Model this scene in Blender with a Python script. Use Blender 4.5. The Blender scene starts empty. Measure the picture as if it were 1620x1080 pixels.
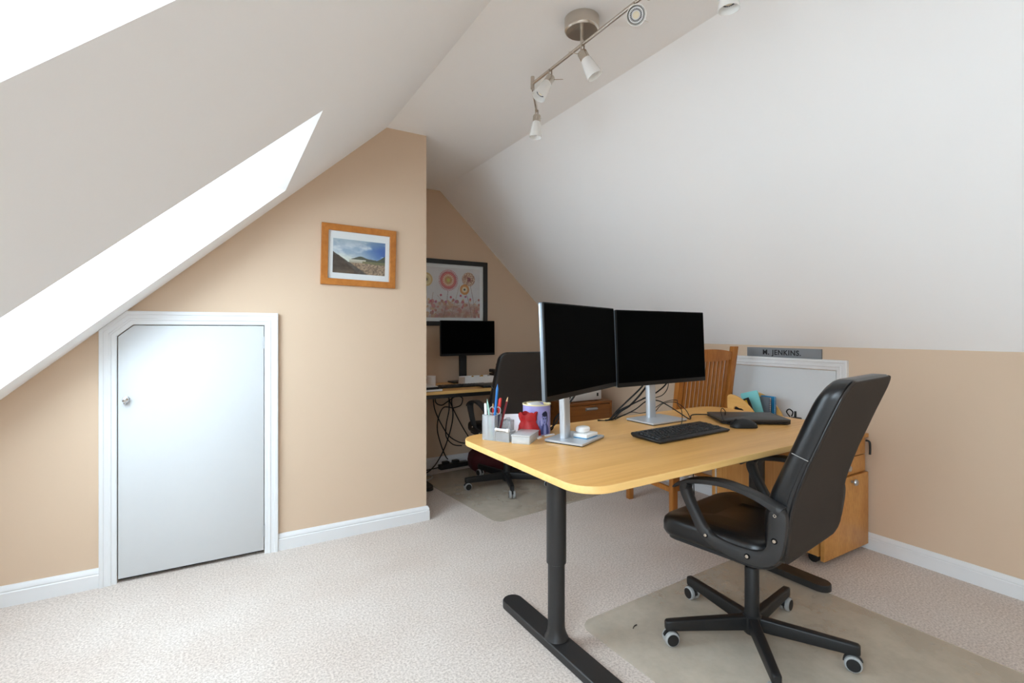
import bpy, bmesh, math, random
from math import sin, cos, pi, radians, sqrt
from mathutils import Vector, Matrix

random.seed(7)
S = bpy.context.scene
COL = S.collection

# ---------------------------------------------------------------- camera
cam_data = bpy.data.cameras.new('camera')
cam_data.sensor_width = 36.0
cam_data.lens = 781.59 * 36.0 / 1620.0
cam_data.shift_y = -16.94 / 1620.0
cam_data.clip_start = 0.02
cam = bpy.data.objects.new('camera', cam_data)
COL.objects.link(cam)
cam.location = (0.0, 0.0, 1.13)
cam.rotation_euler = (radians(90), 0, -0.533638)
S.camera = cam

# ---------------------------------------------------------------- sky, daylight, exposure
SKY_STRENGTH = 15.2
EXPOSURE = 0.0
world = bpy.data.worlds.new('overcast_sky')
S.world = world
world.use_nodes = True
bg = world.node_tree.nodes['Background']
bg.inputs['Color'].default_value = (0.75, 0.887, 1.0, 1)
bg.inputs['Strength'].default_value = SKY_STRENGTH
S.view_settings.view_transform = 'Standard'
S.view_settings.look = 'None'
S.view_settings.exposure = EXPOSURE
S.view_settings.gamma = 1.0
S.view_settings.use_curve_mapping = False
S.cycles.use_denoising = True
S.cycles.max_bounces = 14
S.cycles.diffuse_bounces = 10
S.cycles.glossy_bounces = 4
S.cycles.transparent_max_bounces = 12
S.cycles.caustics_reflective = False
S.cycles.caustics_refractive = False

# room measures (metres): X along the gable, Y away along the ridge, Z up
YG, YA, YB = 2.808, 3.85, -2.3          # gable wall, alcove end wall, wall behind the camera
XL, XC, XK = -1.15, 1.063, 2.907        # left knee wall, alcove corner, right knee wall
ZC, ZK = 2.296, 1.04                    # flat ceiling, right knee wall
XCL, XCR = 0.824, 1.576                 # creases of the flat ceiling
ML = 0.9066                             # rise of the left slope
MR = (ZC - ZK) / (XK - XCR)
def zl(x): return ZC - ML * (XCL - x)
def zr(x): return ZC - MR * (x - XCR)
# roof windows in the left slope: (y0, y1)
SKY_X0, SKY_X1, SKY_D = -0.87, 0.265, 0.26
SKYLIGHTS = [(1.56, 2.535), (-0.285, 0.684)]
ADDED_DORMER = (-2.10, -0.65, XL, 1.30)         # unseen, added to light the right slope: y0, y1, glass x, head height
DSILL = 0.38
TH = math.atan(ML)
HEAD_X = SKY_X1 - SKY_D / sin(TH)
SILL_Z = zl(SKY_X0) + SKY_D / cos(TH)

def portal(loc, rot, sx, sy):
    d = bpy.data.lights.new('sky_portal', 'AREA')
    d.shape = 'RECTANGLE'; d.size = sx; d.size_y = sy
    d.cycles.is_portal = True
    o = bpy.data.objects.new('sky_portal', d); COL.objects.link(o)
    o.location = loc; o.rotation_euler = rot
for (y0, y1) in SKYLIGHTS:
    xm, zm = (HEAD_X + SKY_X0) / 2, (zl(SKY_X1) + SILL_Z) / 2
    n = Vector((sin(TH), 0, -cos(TH)))
    L = sqrt((HEAD_X - SKY_X0) ** 2 + (zl(SKY_X1) - SILL_Z) ** 2)
    portal((xm - n.x * 0.03, (y0 + y1) / 2, zm - n.z * 0.03), (0, -TH, 0), L, y1 - y0)
portal((ADDED_DORMER[2] - 0.05, (ADDED_DORMER[0] + ADDED_DORMER[1]) / 2, (DSILL + ADDED_DORMER[3]) / 2), (0, radians(-90), 0), ADDED_DORMER[3] - DSILL, ADDED_DORMER[1] - ADDED_DORMER[0])

# ---------------------------------------------------------------- materials
def lin(c):
    return tuple(((v / 255) / 12.92 if v / 255 <= 0.04045 else ((v / 255 + 0.055) / 1.055) ** 2.4) for v in c)
MATS = {}
def newmat(name):
    m = bpy.data.materials.new(name); m.use_nodes = True
    MATS[name] = m
    nt = m.node_tree
    return m, nt, nt.nodes['Principled BSDF']
def node(nt, t, **kw):
    n = nt.nodes.new(t)
    for k, v in kw.items():
        if k in n.inputs: n.inputs[k].default_value = v
        else: setattr(n, k, v)
    return n
def mat(name, rgb, rough=0.5, metal=0.0, spec=0.5, var=0.06, scale=30.0, bump=0.0, bscale=200.0, coat=0.0, alpha=1.0, stretch=None):
    m, nt, b = newmat(name)
    c = lin(rgb)
    tc = node(nt, 'ShaderNodeTexCoord')
    src = tc.outputs['Object']
    if stretch:
        mp = node(nt, 'ShaderNodeMapping'); mp.inputs['Scale'].default_value = stretch
        nt.links.new(src, mp.inputs['Vector']); src = mp.outputs['Vector']
    nz = node(nt, 'ShaderNodeTexNoise', Scale=scale, Detail=4.0)
    nt.links.new(src, nz.inputs['Vector'])
    mx = node(nt, 'ShaderNodeMix', data_type='RGBA')
    mx.inputs[6].default_value = tuple(v * (1 - var) for v in c) + (1,)
    mx.inputs[7].default_value = tuple(min(1, v * (1 + var)) for v in c) + (1,)
    nt.links.new(nz.outputs['Fac'], mx.inputs[0])
    nt.links.new(mx.outputs[2], b.inputs['Base Color'])
    b.inputs['Roughness'].default_value = rough
    b.inputs['Metallic'].default_value = metal
    b.inputs['Specular IOR Level'].default_value = spec
    b.inputs['Coat Weight'].default_value = coat
    b.inputs['Alpha'].default_value = alpha
    if bump:
        n2 = node(nt, 'ShaderNodeTexNoise', Scale=bscale, Detail=3.0)
        nt.links.new(src, n2.inputs['Vector'])
        bp = node(nt, 'ShaderNodeBump', Strength=bump, Distance=0.002)
        nt.links.new(n2.outputs['Fac'], bp.inputs['Height'])
        nt.links.new(bp.outputs['Normal'], b.inputs['Normal'])
    return m
def wood(name, light, dark, rough=0.45, grain=(1.2, 14, 14), fine=(3, 90, 90), contrast=0.8):
    m, nt, b = newmat(name)
    tc = node(nt, 'ShaderNodeTexCoord')
    def tex(sc, detail):
        mp = node(nt, 'ShaderNodeMapping'); mp.inputs['Scale'].default_value = sc
        nz = node(nt, 'ShaderNodeTexNoise', Scale=1.0, Detail=detail, Distortion=0.4)
        nt.links.new(tc.outputs['Object'], mp.inputs['Vector']); nt.links.new(mp.outputs['Vector'], nz.inputs['Vector'])
        return nz.outputs['Fac']
    a, f = tex(grain, 5.0), tex(fine, 3.0)
    mm = node(nt, 'ShaderNodeMath', operation='ADD'); nt.links.new(a, mm.inputs[0]); nt.links.new(f, mm.inputs[1])
    rp = node(nt, 'ShaderNodeValToRGB')
    rp.color_ramp.elements[0].position = 0.5 - 0.25 / contrast * 0.6
    rp.color_ramp.elements[1].position = 0.5 + 0.25 / contrast * 0.6
    rp.color_ramp.elements[0].color = lin(dark) + (1,)
    rp.color_ramp.elements[1].color = lin(light) + (1,)
    hv = node(nt, 'ShaderNodeMath', operation='MULTIPLY'); hv.inputs[1].default_value = 0.5
    nt.links.new(mm.outputs[0], hv.inputs[0]); nt.links.new(hv.outputs[0], rp.inputs['Fac'])
    nt.links.new(rp.outputs['Color'], b.inputs['Base Color'])
    b.inputs['Roughness'].default_value = rough
    b.inputs['Specular IOR Level'].default_value = 0.4
    return m
def printmat(name, rough=0.6):
    m, nt, b = newmat(name)
    at = node(nt, 'ShaderNodeAttribute', attribute_name='Col')
    nt.links.new(at.outputs['Color'], b.inputs['Base Color'])
    b.inputs['Roughness'].default_value = rough
    return m
def glassmat(name, tint=(0.97, 0.98, 0.98), refl=0.04):
    m = bpy.data.materials.new(name); m.use_nodes = True; MATS[name] = m
    nt = m.node_tree; nt.nodes.clear()
    out = node(nt, 'ShaderNodeOutputMaterial')
    t = node(nt, 'ShaderNodeBsdfTransparent'); t.inputs['Color'].default_value = tint + (1,)
    g = node(nt, 'ShaderNodeBsdfGlossy', Roughness=0.02)
    mx = node(nt, 'ShaderNodeMixShader')
    mx.inputs[0].default_value = refl; nt.links.new(t.outputs[0], mx.inputs[1]); nt.links.new(g.outputs[0], mx.inputs[2])
    nt.links.new(mx.outputs[0], out.inputs['Surface'])
    return m
def sheermat(name, rgb, clear, fac, rough=0.3):
    """half see-through plastic: part transparent, part plain surface"""
    m = bpy.data.materials.new(name); m.use_nodes = True; MATS[name] = m
    nt = m.node_tree; b = nt.nodes['Principled BSDF']; out = nt.nodes['Material Output']
    tc = node(nt, 'ShaderNodeTexCoord'); nz = node(nt, 'ShaderNodeTexNoise', Scale=4.0, Detail=8.0, Roughness=0.7)
    nt.links.new(tc.outputs['Object'], nz.inputs['Vector'])
    rpz = node(nt, 'ShaderNodeMapRange'); rpz.inputs[1].default_value = 0.35; rpz.inputs[2].default_value = 0.65
    nt.links.new(nz.outputs['Fac'], rpz.inputs[0])
    c = lin(rgb)
    mxc = node(nt, 'ShaderNodeMix', data_type='RGBA')
    mxc.inputs[6].default_value = tuple(v * 0.84 for v in c) + (1,)
    mxc.inputs[7].default_value = tuple(min(1, v * 1.10) for v in c) + (1,)
    nt.links.new(rpz.outputs[0], mxc.inputs[0]); nt.links.new(mxc.outputs[2], b.inputs['Base Color'])
    b.inputs['Roughness'].default_value = rough
    t = node(nt, 'ShaderNodeBsdfTransparent'); t.inputs['Color'].default_value = lin(clear) + (1,)
    mx = node(nt, 'ShaderNodeMixShader'); mx.inputs[0].default_value = fac
    nt.links.new(t.outputs[0], mx.inputs[1]); nt.links.new(b.outputs[0], mx.inputs[2])
    nt.links.new(mx.outputs[0], out.inputs['Surface'])
    return m

mat('wall_paint', (210, 187, 163), rough=0.9, spec=0.2, var=0.012, scale=3, bump=0.05, bscale=350)
mat('ceiling_paint', (246, 246, 246), rough=0.95, spec=0.15, var=0.008, scale=2, bump=0.04, bscale=300)
mat('white_gloss', (224, 226, 228), rough=0.35, spec=0.4, var=0.01)
mat('door_white', (207, 210, 212), rough=0.45, spec=0.4, var=0.01)
def carpet():
    m, nt, b = newmat('carpet')
    tc = node(nt, 'ShaderNodeTexCoord')
    n1 = node(nt, 'ShaderNodeTexNoise', Scale=125.0, Detail=3.0, Roughness=0.75)
    n2 = node(nt, 'ShaderNodeTexNoise', Scale=2.1, Detail=3.0)
    n3 = node(nt, 'ShaderNodeTexNoise', Scale=900.0, Detail=2.0)
    for n in (n1, n2, n3): nt.links.new(tc.outputs['Object'], n.inputs['Vector'])
    rp = node(nt, 'ShaderNodeValToRGB')
    rp.color_ramp.elements[0].position = 0.36; rp.color_ramp.elements[0].color = lin((180, 168, 159)) + (1,)
    rp.color_ramp.elements[1].position = 0.60; rp.color_ramp.elements[1].color = lin((223, 213, 205)) + (1,)
    nt.links.new(n1.outputs['Fac'], rp.inputs['Fac'])
    rp2 = node(nt, 'ShaderNodeValToRGB')
    rp2.color_ramp.elements[0].position = 0.35; rp2.color_ramp.elements[0].color = (0.93, 0.90, 0.88, 1)
    rp2.color_ramp.elements[1].position = 0.6; rp2.color_ramp.elements[1].color = (1, 1, 1, 1)
    nt.links.new(n2.outputs['Fac'], rp2.inputs['Fac'])
    mx = node(nt, 'ShaderNodeMix', data_type='RGBA', blend_type='MULTIPLY'); mx.inputs[0].default_value = 1.0
    nt.links.new(rp.outputs['Color'], mx.inputs[6]); nt.links.new(rp2.outputs['Color'], mx.inputs[7])
    nt.links.new(mx.outputs[2], b.inputs['Base Color'])
    b.inputs['Roughness'].default_value = 1.0; b.inputs['Specular IOR Level'].default_value = 0.05
    b.inputs['Sheen Weight'].default_value = 0.15
    ad = node(nt, 'ShaderNodeMath', operation='ADD'); nt.links.new(n1.outputs['Fac'], ad.inputs[0]); nt.links.new(n3.outputs['Fac'], ad.inputs[1])
    bp = node(nt, 'ShaderNodeBump', Strength=0.4, Distance=0.003)
    nt.links.new(ad.outputs[0], bp.inputs['Height']); nt.links.new(bp.outputs['Normal'], b.inputs['Normal'])
carpet()
glassmat('window_glass')
glassmat('picture_glass')
wood('desk_wood', (240, 188, 114), (217, 160, 88), rough=0.36, grain=(1.1, 16, 16), fine=(2.5, 110, 110))
wood('desk_edge', (236, 194, 124), (224, 178, 108), rough=0.4)
wood('oak', (214, 160, 92), (186, 128, 64), rough=0.4, grain=(14, 14, 1.4), fine=(90, 90, 3))
wood('oak_flat', (212, 158, 90), (180, 122, 60), rough=0.4, grain=(14, 1.4, 5), fine=(90, 3, 30))
wood('chair_wood', (190, 126, 60), (150, 90, 36), rough=0.35, grain=(20, 20, 1.5), fine=(120, 120, 4))
wood('frame_oak', (192, 124, 56), (160, 96, 36), rough=0.4, grain=(6, 20, 6), fine=(40, 90, 40))
wood('teak', (150, 92, 40), (112, 64, 24), rough=0.4, grain=(1.5, 20, 20), fine=(4, 110, 110))
wood('rack_wood', (232, 184, 110), (214, 160, 86), rough=0.45, grain=(10, 2, 10), fine=(60, 5, 60))
mat('black_metal', (40, 39, 39), rough=0.42, spec=0.4, var=0.05)
mat('black_plastic', (26, 26, 27), rough=0.45, spec=0.4, var=0.05, bump=0.05, bscale=900)
mat('arm_plastic', (44, 43, 43), rough=0.5, spec=0.4, var=0.05, bump=0.04, bscale=900)
mat('black_leather', (18, 19, 21), rough=0.33, spec=0.55, var=0.1, scale=12, bump=0.10, bscale=260)
mat('chair_fabric', (50, 43, 38), rough=0.75, spec=0.3, var=0.05, bump=0.08, bscale=700)
mat('screen_black', (2, 2, 2), rough=0.85, spec=0.05, var=0.0)
mat('bezel_black', (24, 24, 25), rough=0.5, spec=0.3)
mat('silver', (188, 192, 196), rough=0.32, metal=0.9, var=0.03)
mat('silver_paint', (196, 201, 207), rough=0.38, metal=0.5, var=0.02)
mat('silver_dark', (136, 146, 156), rough=0.35, metal=0.6, var=0.02)
mat('nickel', (202, 194, 184), rough=0.24, metal=1.0, var=0.04, stretch=(1, 1, 20))
mat('chrome', (210, 212, 214), rough=0.12, metal=1.0, var=0.02)
mat('opal_glass', (240, 240, 238), rough=0.25, spec=0.5, var=0.01)
mat('lamp_led', (236, 226, 200), rough=0.5, var=0.03)
mat('dark_gap', (14, 14, 15), rough=0.9, spec=0.1)
mat('grey_rubber', (158, 160, 160), rough=0.6, var=0.04)
mat('cable_black', (20, 19, 19), rough=0.55, spec=0.35)
mat('cable_white', (226, 224, 220), rough=0.5)
mat('cable_grey', (150, 148, 145), rough=0.5)
mat('key_black', (34, 35, 36), rough=0.5, spec=0.4)
mat('laptop_grey', (62, 60, 58), rough=0.45, spec=0.4, var=0.06, scale=8)
mat('paper_white', (238, 238, 236), rough=0.8, var=0.02)
mat('paper_cream', (236, 222, 180), rough=0.8, var=0.03)
mat('mat_board', (236, 238, 240), rough=0.85, var=0.01)
mat('frame_black', (26, 24, 23), rough=0.4)
mat('plaque_grey', (124, 127, 131), rough=0.55, var=0.02)
mat('ink_black', (16, 16, 17), rough=0.6, var=0.0)
mat('white_plastic', (238, 239, 240), rough=0.3, var=0.01)
mat('printer_white', (206, 204, 200), rough=0.45, var=0.02)
mat('turquoise', (128, 204, 204), rough=0.6, var=0.03)
mat('notebook_grey', (104, 110, 118), rough=0.6, var=0.03)
mat('notebook_blue', (40, 136, 186), rough=0.5, var=0.04)
mat('book_yellow', (232, 190, 60), rough=0.6, var=0.04)
mat('red_cloth', (176, 24, 28), rough=0.5, var=0.25, scale=60, bump=0.4, bscale=120)
mat('maroon_fabric', (74, 14, 20), rough=0.8, var=0.12, scale=40, bump=0.2)
mat('grey_fabric', (176, 178, 180), rough=0.8, var=0.08, scale=40)
mat('lilac', (158, 152, 206), rough=0.4, var=0.03)
mat('tin_inside', (232, 214, 160), rough=0.5, var=0.03)
mat('pencil_blue', (36, 112, 186), rough=0.4)
mat('pencil_red', (206, 40, 36), rough=0.4)
mat('pencil_maroon', (122, 34, 40), rough=0.4)
mat('pencil_mint', (166, 214, 198), rough=0.4)
mat('pencil_tip', (222, 186, 140), rough=0.7)
mat('pen_navy', (32, 38, 70), rough=0.4)
mat('pen_white', (232, 234, 236), rough=0.35)
mat('lead', (40, 38, 40), rough=0.5)
mat('gold_bead', (212, 164, 70), rough=0.35, metal=0.5)
mat('dark_tray', (54, 48, 44), rough=0.7)
mat('mesh_silver', (176, 180, 184), rough=0.4, metal=0.5, var=0.1, scale=300)
sheermat('mesh_sheer', (206, 210, 214), (255, 255, 255), 0.36, rough=0.4)
sheermat('clear_plastic', (232, 236, 238), (250, 250, 250), 0.62, rough=0.2)
sheermat('mat_plastic', (222, 215, 204), (248, 245, 238), 0.38, rough=0.2)
printmat('print_gloss', 0.35)
printmat('print_matt', 0.7)

# ---------------------------------------------------------------- mesh builders
def norm(v):
    l = sqrt(sum(a * a for a in v)); return tuple(a / l for a in v)
class MB:
    def __init__(s): s.v = []; s.f = []; s.m = None
    def at(s, M): s.m = M; return s
    def _add(s, vs, fs):
        o = len(s.v)
        s.v += [tuple(s.m @ Vector(p)) for p in vs] if s.m is not None else [tuple(p) for p in vs]
        s.f += [tuple(i + o for i in f) for f in fs]
        return s
    def box(s, x0, x1, y0, y1, z0, z1):
        vs = [(x, y, z) for z in (z0, z1) for y in (y0, y1) for x in (x0, x1)]
        return s._add(vs, [(0, 2, 3, 1), (4, 5, 7, 6), (0, 1, 5, 4), (2, 6, 7, 3), (0, 4, 6, 2), (1, 3, 7, 5)])
    def quad(s, *p): return s._add(p, [tuple(range(len(p)))])
    def loft(s, rings, cap0=True, cap1=True, closed=True):
        n = len(rings[0]); vs = [p for r in rings for p in r]; fs = []
        for k in range(len(rings) - 1):
            for i in range(n if closed else n - 1):
                j = (i + 1) % n
                fs.append((k * n + i, k * n + j, (k + 1) * n + j, (k + 1) * n + i))
        if cap0: fs.append(tuple(range(n - 1, -1, -1)))
        if cap1: fs.append(tuple((len(rings) - 1) * n + i for i in range(n)))
        return s._add(vs, fs)
    def prism(s, poly, a0, a1, axis='z'):
        f = {'z': lambda p, a: (p[0], p[1], a), 'y': lambda p, a: (p[0], a, p[1]), 'x': lambda p, a: (a, p[0], p[1])}[axis]
        return s.loft([[f(p, a0) for p in poly], [f(p, a1) for p in poly]])
    def lathe(s, prof, n=24, c=(0, 0, 0), cap0=True, cap1=True):
        return s.loft([[(c[0] + r * cos(2 * pi * i / n), c[1] + r * sin(2 * pi * i / n), c[2] + z) for i in range(n)] for r, z in prof], cap0, cap1)
    def tube(s, path, r, n=8, sub=0, caps=True):
        P = [Vector(p) for p in (catmull(path, sub) if sub else path)]
        rr = r if callable(r) else (lambda t: r)
        T = []
        for i in range(len(P)):
            a, b = P[max(0, i - 1)], P[min(len(P) - 1, i + 1)]
            d = b - a
            T.append(d.normalized() if d.length > 1e-9 else Vector((0, 0, 1)))
        up = Vector((0, 0, 1)) if abs(T[0].z) < 0.9 else Vector((1, 0, 0))
        N = (up - T[0] * up.dot(T[0])).normalized()
        rings = []
        for i, p in enumerate(P):
            N = (N - T[i] * N.dot(T[i]))
            N = N.normalized() if N.length > 1e-6 else Vector((1, 0, 0))
            B = T[i].cross(N)
            q = rr(i / max(1, len(P) - 1))
            rings.append([tuple(p + N * (q * cos(2 * pi * k / n)) + B * (q * sin(2 * pi * k / n))) for k in range(n)])
        return s.loft(rings, caps, caps)
    def ellipsoid(s, c, r, n=16, k=8):
        rings = []
        for j in range(1, k):
            a = pi * j / k
            rings.append([(c[0] + r[0] * sin(a) * cos(2 * pi * i / n), c[1] + r[1] * sin(a) * sin(2 * pi * i / n), c[2] - r[2] * cos(a)) for i in range(n)])
        return s.loft(rings)
    def mesh(s, name, bevel=0.0, seg=2, smooth=True, ang=35):
        me = bpy.data.meshes.new(name)
        me.from_pydata(s.v, [], s.f)
        bm = bmesh.new(); bm.from_mesh(me)
        bmesh.ops.recalc_face_normals(bm, faces=bm.faces)
        if bevel:
            ed = [e for e in bm.edges if len(e.link_faces) == 2 and e.calc_face_angle(0) > radians(30)]
            bmesh.ops.bevel(bm, geom=ed, offset=bevel, segments=seg, profile=0.5, affect='EDGES', clamp_overlap=True)
        bm.to_mesh(me); bm.free()
        if smooth:
            me.polygons.foreach_set('use_smooth', [True] * len(me.polygons))
            me.set_sharp_from_angle(angle=radians(ang))
        return me
    def build(s, name, material, parent=None, bevel=0.0, seg=2, smooth=True, ang=35, loc=None, rot=None):
        me = s.mesh(name, bevel, seg, smooth, ang)
        me.materials.append(MATS[material])
        o = bpy.data.objects.new(name, me); COL.objects.link(o)
        if parent is not None: o.parent = parent
        if loc is not None: o.location = loc
        if rot is not None: o.rotation_euler = rot
        return o
def catmull(P, sub):
    P = [Vector(p) for p in P]; out = []
    for i in range(len(P) - 1):
        p0, p1, p2, p3 = P[max(0, i - 1)], P[i], P[i + 1], P[min(len(P) - 1, i + 2)]
        for k in range(sub):
            t = k / sub
            out.append(0.5 * ((2 * p1) + (p2 - p0) * t + (2 * p0 - 5 * p1 + 4 * p2 - p3) * t * t + (3 * p1 - p0 - 3 * p2 + p3) * t ** 3))
    out.append(P[-1]); return out
def rrect(x0, x1, y0, y1, r, n=6):
    out = []
    for cx, cy, a0 in ((x1 - r, y0 + r, -90), (x1 - r, y1 - r, 0), (x0 + r, y1 - r, 90), (x0 + r, y0 + r, 180)):
        for k in range(n + 1):
            a = radians(a0 + 90 * k / n); out.append((cx + r * cos(a), cy + r * sin(a)))
    return out
def rotz(a, loc=(0, 0, 0)): return Matrix.Translation(loc) @ Matrix.Rotation(a, 4, 'Z')
def tag(o, label, cat=None, group=None, kind=None):
    o['label'] = label
    if cat: o['category'] = cat
    if group: o['group'] = group
    if kind: o['kind'] = kind
    return o
def thing(name, label, cat, loc=(0, 0, 0), rz=0.0, group=None):
    o = bpy.data.objects.new(name, None); COL.objects.link(o)
    o.empty_display_size = 0.05
    o.location = loc; o.rotation_euler = (0, 0, rz)
    return tag(o, label, cat, group)
def copy_tree(o, parent=None):
    c = o.copy(); COL.objects.link(c); c.parent = parent
    for ch in list(o.children): copy_tree(ch, c)
    return c
def sharecopy(o, parent, loc=None, rot=None, name=None):
    c = o.copy(); COL.objects.link(c); c.parent = parent
    if loc is not None: c.location = loc
    if rot is not None: c.rotation_euler = rot
    return c
def struct(o, label, cat): return tag(o, label, cat, kind='structure')
def picture_mesh(name, nx, ny, P00, PU, PV, fn, material, parent):
    """flat print: a fine grid whose point colours hold the printed picture"""
    vs = []; cols = []
    P00, PU, PV = Vector(P00), Vector(PU), Vector(PV)
    for j in range(ny + 1):
        for i in range(nx + 1):
            u, v = i / nx, j / ny
            vs.append(tuple(P00 + PU * u + PV * v)); cols.append(lin(tuple(max(0, min(255, c)) for c in fn(u, v))))
    fs = [(j * (nx + 1) + i, j * (nx + 1) + i + 1, (j + 1) * (nx + 1) + i + 1, (j + 1) * (nx + 1) + i) for j in range(ny) for i in range(nx)]
    me = bpy.data.meshes.new(name); me.from_pydata(vs, [], fs)
    at = me.attributes.new('Col', 'FLOAT_COLOR', 'POINT')
    at.data.foreach_set('color', [x for c in cols for x in (c[0], c[1], c[2], 1.0)])
    me.materials.append(MATS[material])
    o = bpy.data.objects.new(name, me); COL.objects.link(o); o.parent = parent
    return o
# ================================================================ the room
# floor
o = MB().box(XL - 0.1, XK + 0.1, YB - 0.1, YA + 0.1, -0.05, 0.0).build('floor', 'carpet', smooth=False)
struct(o, 'pale beige looped carpet covering the whole floor', 'floor')

# door opening in the gable wall
DX0, DX1, DZ1 = -0.397, 0.1945, 1.158
DCH = [(-0.397, 1.105), (-0.339, 1.158)]           # sloping corner under the roof
m = MB()
def gw(*pts): m.quad(*[(x, YG, z) for x, z in pts])
gw((XL, 0), (DX0, 0), DCH[0], (DX0, zl(DX0)), (XL, zl(XL)))
gw(DCH[0], DCH[1], (DCH[1][0], zl(DCH[1][0])), (DX0, zl(DX0)))
gw(DCH[1], (DX1, DZ1), (DX1, zl(DX1)), (DCH[1][0], zl(DCH[1][0])))
gw((DX1, 0), (XC, 0), (XC, ZC), (XCL, ZC), (DX1, zl(DX1)))
m.quad((XC, YG, 0), (XC, YA, 0), (XC, YA, ZC), (XC, YG, ZC))       # side of the alcove
# cupboard space behind the little door
inner = [(DX0, 0), DCH[0], DCH[1], (DX1, DZ1), (DX1, 0)]
for a, b in zip(inner[:-1], inner[1:]):
    m.quad((a[0], YG, a[1]), (b[0], YG, b[1]), (b[0], YG + 0.5, b[1]), (a[0], YG + 0.5, a[1]))
m.quad(*[(x, YG + 0.5, z) for x, z in inner])
o = m.build('wall_gable', 'wall_paint', smooth=False)
struct(o, 'beige gable wall under the roof slope, holding the cupboard door', 'wall')

o = MB().quad((XC, YA, 0), (XK, YA, 0), (XK, YA, ZK), (XCR, YA, ZC), (XC, YA, ZC)).build('wall_alcove', 'wall_paint', smooth=False)
struct(o, 'beige end wall of the alcove behind the second desk', 'wall')

# right knee wall with an opening for the hatch
HY0, HY1, HZ = 1.422, 2.061, 0.913
m = MB()
def kw(*pts): m.quad(*[(XK, y, z) for y, z in pts])
kw((YB, 0), (HY0, 0), (HY0, ZK), (YB, ZK)); kw((HY0, HZ), (HY1, HZ), (HY1, ZK), (HY0, ZK)); kw((HY1, 0), (YA, 0), (YA, ZK), (HY1, ZK))
for a, b in (((HY0, 0), (HY0, HZ)), ((HY0, HZ), (HY1, HZ)), ((HY1, HZ), (HY1, 0))):
    m.quad((XK, a[0], a[1]), (XK, b[0], b[1]), (XK + 0.3, b[0], b[1]), (XK + 0.3, a[0], a[1]))
m.quad((XK + 0.3, HY0, 0), (XK + 0.3, HY1, 0), (XK + 0.3, HY1, HZ), (XK + 0.3, HY0, HZ))
o = m.build('wall_right', 'wall_paint', smooth=False)
struct(o, 'low beige wall on the right below the roof slope', 'wall')
m = MB()
for (a, b, z0, z1) in ((YB, ADDED_DORMER[0], 0, zl(XL)), (ADDED_DORMER[0], ADDED_DORMER[1], 0, DSILL), (ADDED_DORMER[1], YG, 0, zl(XL))):
    m.quad((XL, a, z0), (XL, b, z0), (XL, b, z1), (XL, a, z1))
o = m.build('wall_left', 'wall_paint', smooth=False)
struct(o, 'low beige wall at the left foot of the roof slope', 'wall')
# wall behind the camera
o = MB().quad((XL, YB, 0), (XK, YB, 0), (XK, YB, ZK), (XCR, YB, ZC), (XCL, YB, ZC), (XL, YB, zl(XL))).build('wall_back', 'wall_paint', smooth=False)
struct(o, 'beige end wall behind the camera opposite the gable', 'wall')

# ceilings
o = MB().quad((XCL, YB, ZC), (XCR, YB, ZC), (XCR, YA, ZC), (XCL, YA, ZC)).build('ceiling', 'ceiling_paint', smooth=False)
struct(o, 'flat white strip of ceiling along the ridge', 'ceiling')
o = MB().quad((XCR, YB, ZC), (XK, YB, ZK), (XK, YA, ZK), (XCR, YA, ZC)).build('ceiling_right', 'ceiling_paint', smooth=False)
struct(o, 'wide white sloping ceiling on the right', 'ceiling')
m = MB()
def sl(x0, x1, y0, y1): m.quad((x0, y0, zl(x0)), (x1, y0, zl(x1)), (x1, y1, zl(x1)), (x0, y1, zl(x0)))
ys = sorted([ADDED_DORMER[1], YG] + [y for p in SKYLIGHTS for y in p])
D0, D1, DXG, DZH = ADDED_DORMER
DXH = XCL - (ZC - DZH) / ML                      # where the added dormer's head meets the slope
sl(XL, SKY_X0, D1, YG); sl(SKY_X1, XCL, D1, YG)
sl(XL, XCL, YB, D0); sl(DXH, XCL, D0, D1)
m.quad((DXH, D0, DZH), (DXH, D1, DZH), (DXG, D1, DZH), (DXG, D0, DZH))
for y in (D0, D1): m.quad((DXH, y, DZH), (DXG, y, DZH), (DXG, y, zl(DXG)))
for a, b in zip(ys[:-1], ys[1:]):
    if (a, b) not in SKYLIGHTS: sl(SKY_X0, SKY_X1, a, b)
zt, zb = zl(SKY_X1), zl(SKY_X0)
for (y0, y1) in SKYLIGHTS:                       # plastered reveals, level head and upright sill
    m.quad((SKY_X1, y0, zt), (HEAD_X, y0, zt), (HEAD_X, y1, zt), (SKY_X1, y1, zt))
    m.quad((SKY_X0, y0, zb), (SKY_X0, y0, SILL_Z), (SKY_X0, y1, SILL_Z), (SKY_X0, y1, zb))
    for y in (y0, y1): m.quad((SKY_X1, y, zt), (HEAD_X, y, zt), (SKY_X0, y, SILL_Z), (SKY_X0, y, zb))
o = m.build('ceiling_left', 'ceiling_paint', smooth=False)
struct(o, 'white sloping ceiling on the left with deep roof window openings', 'ceiling')

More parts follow.
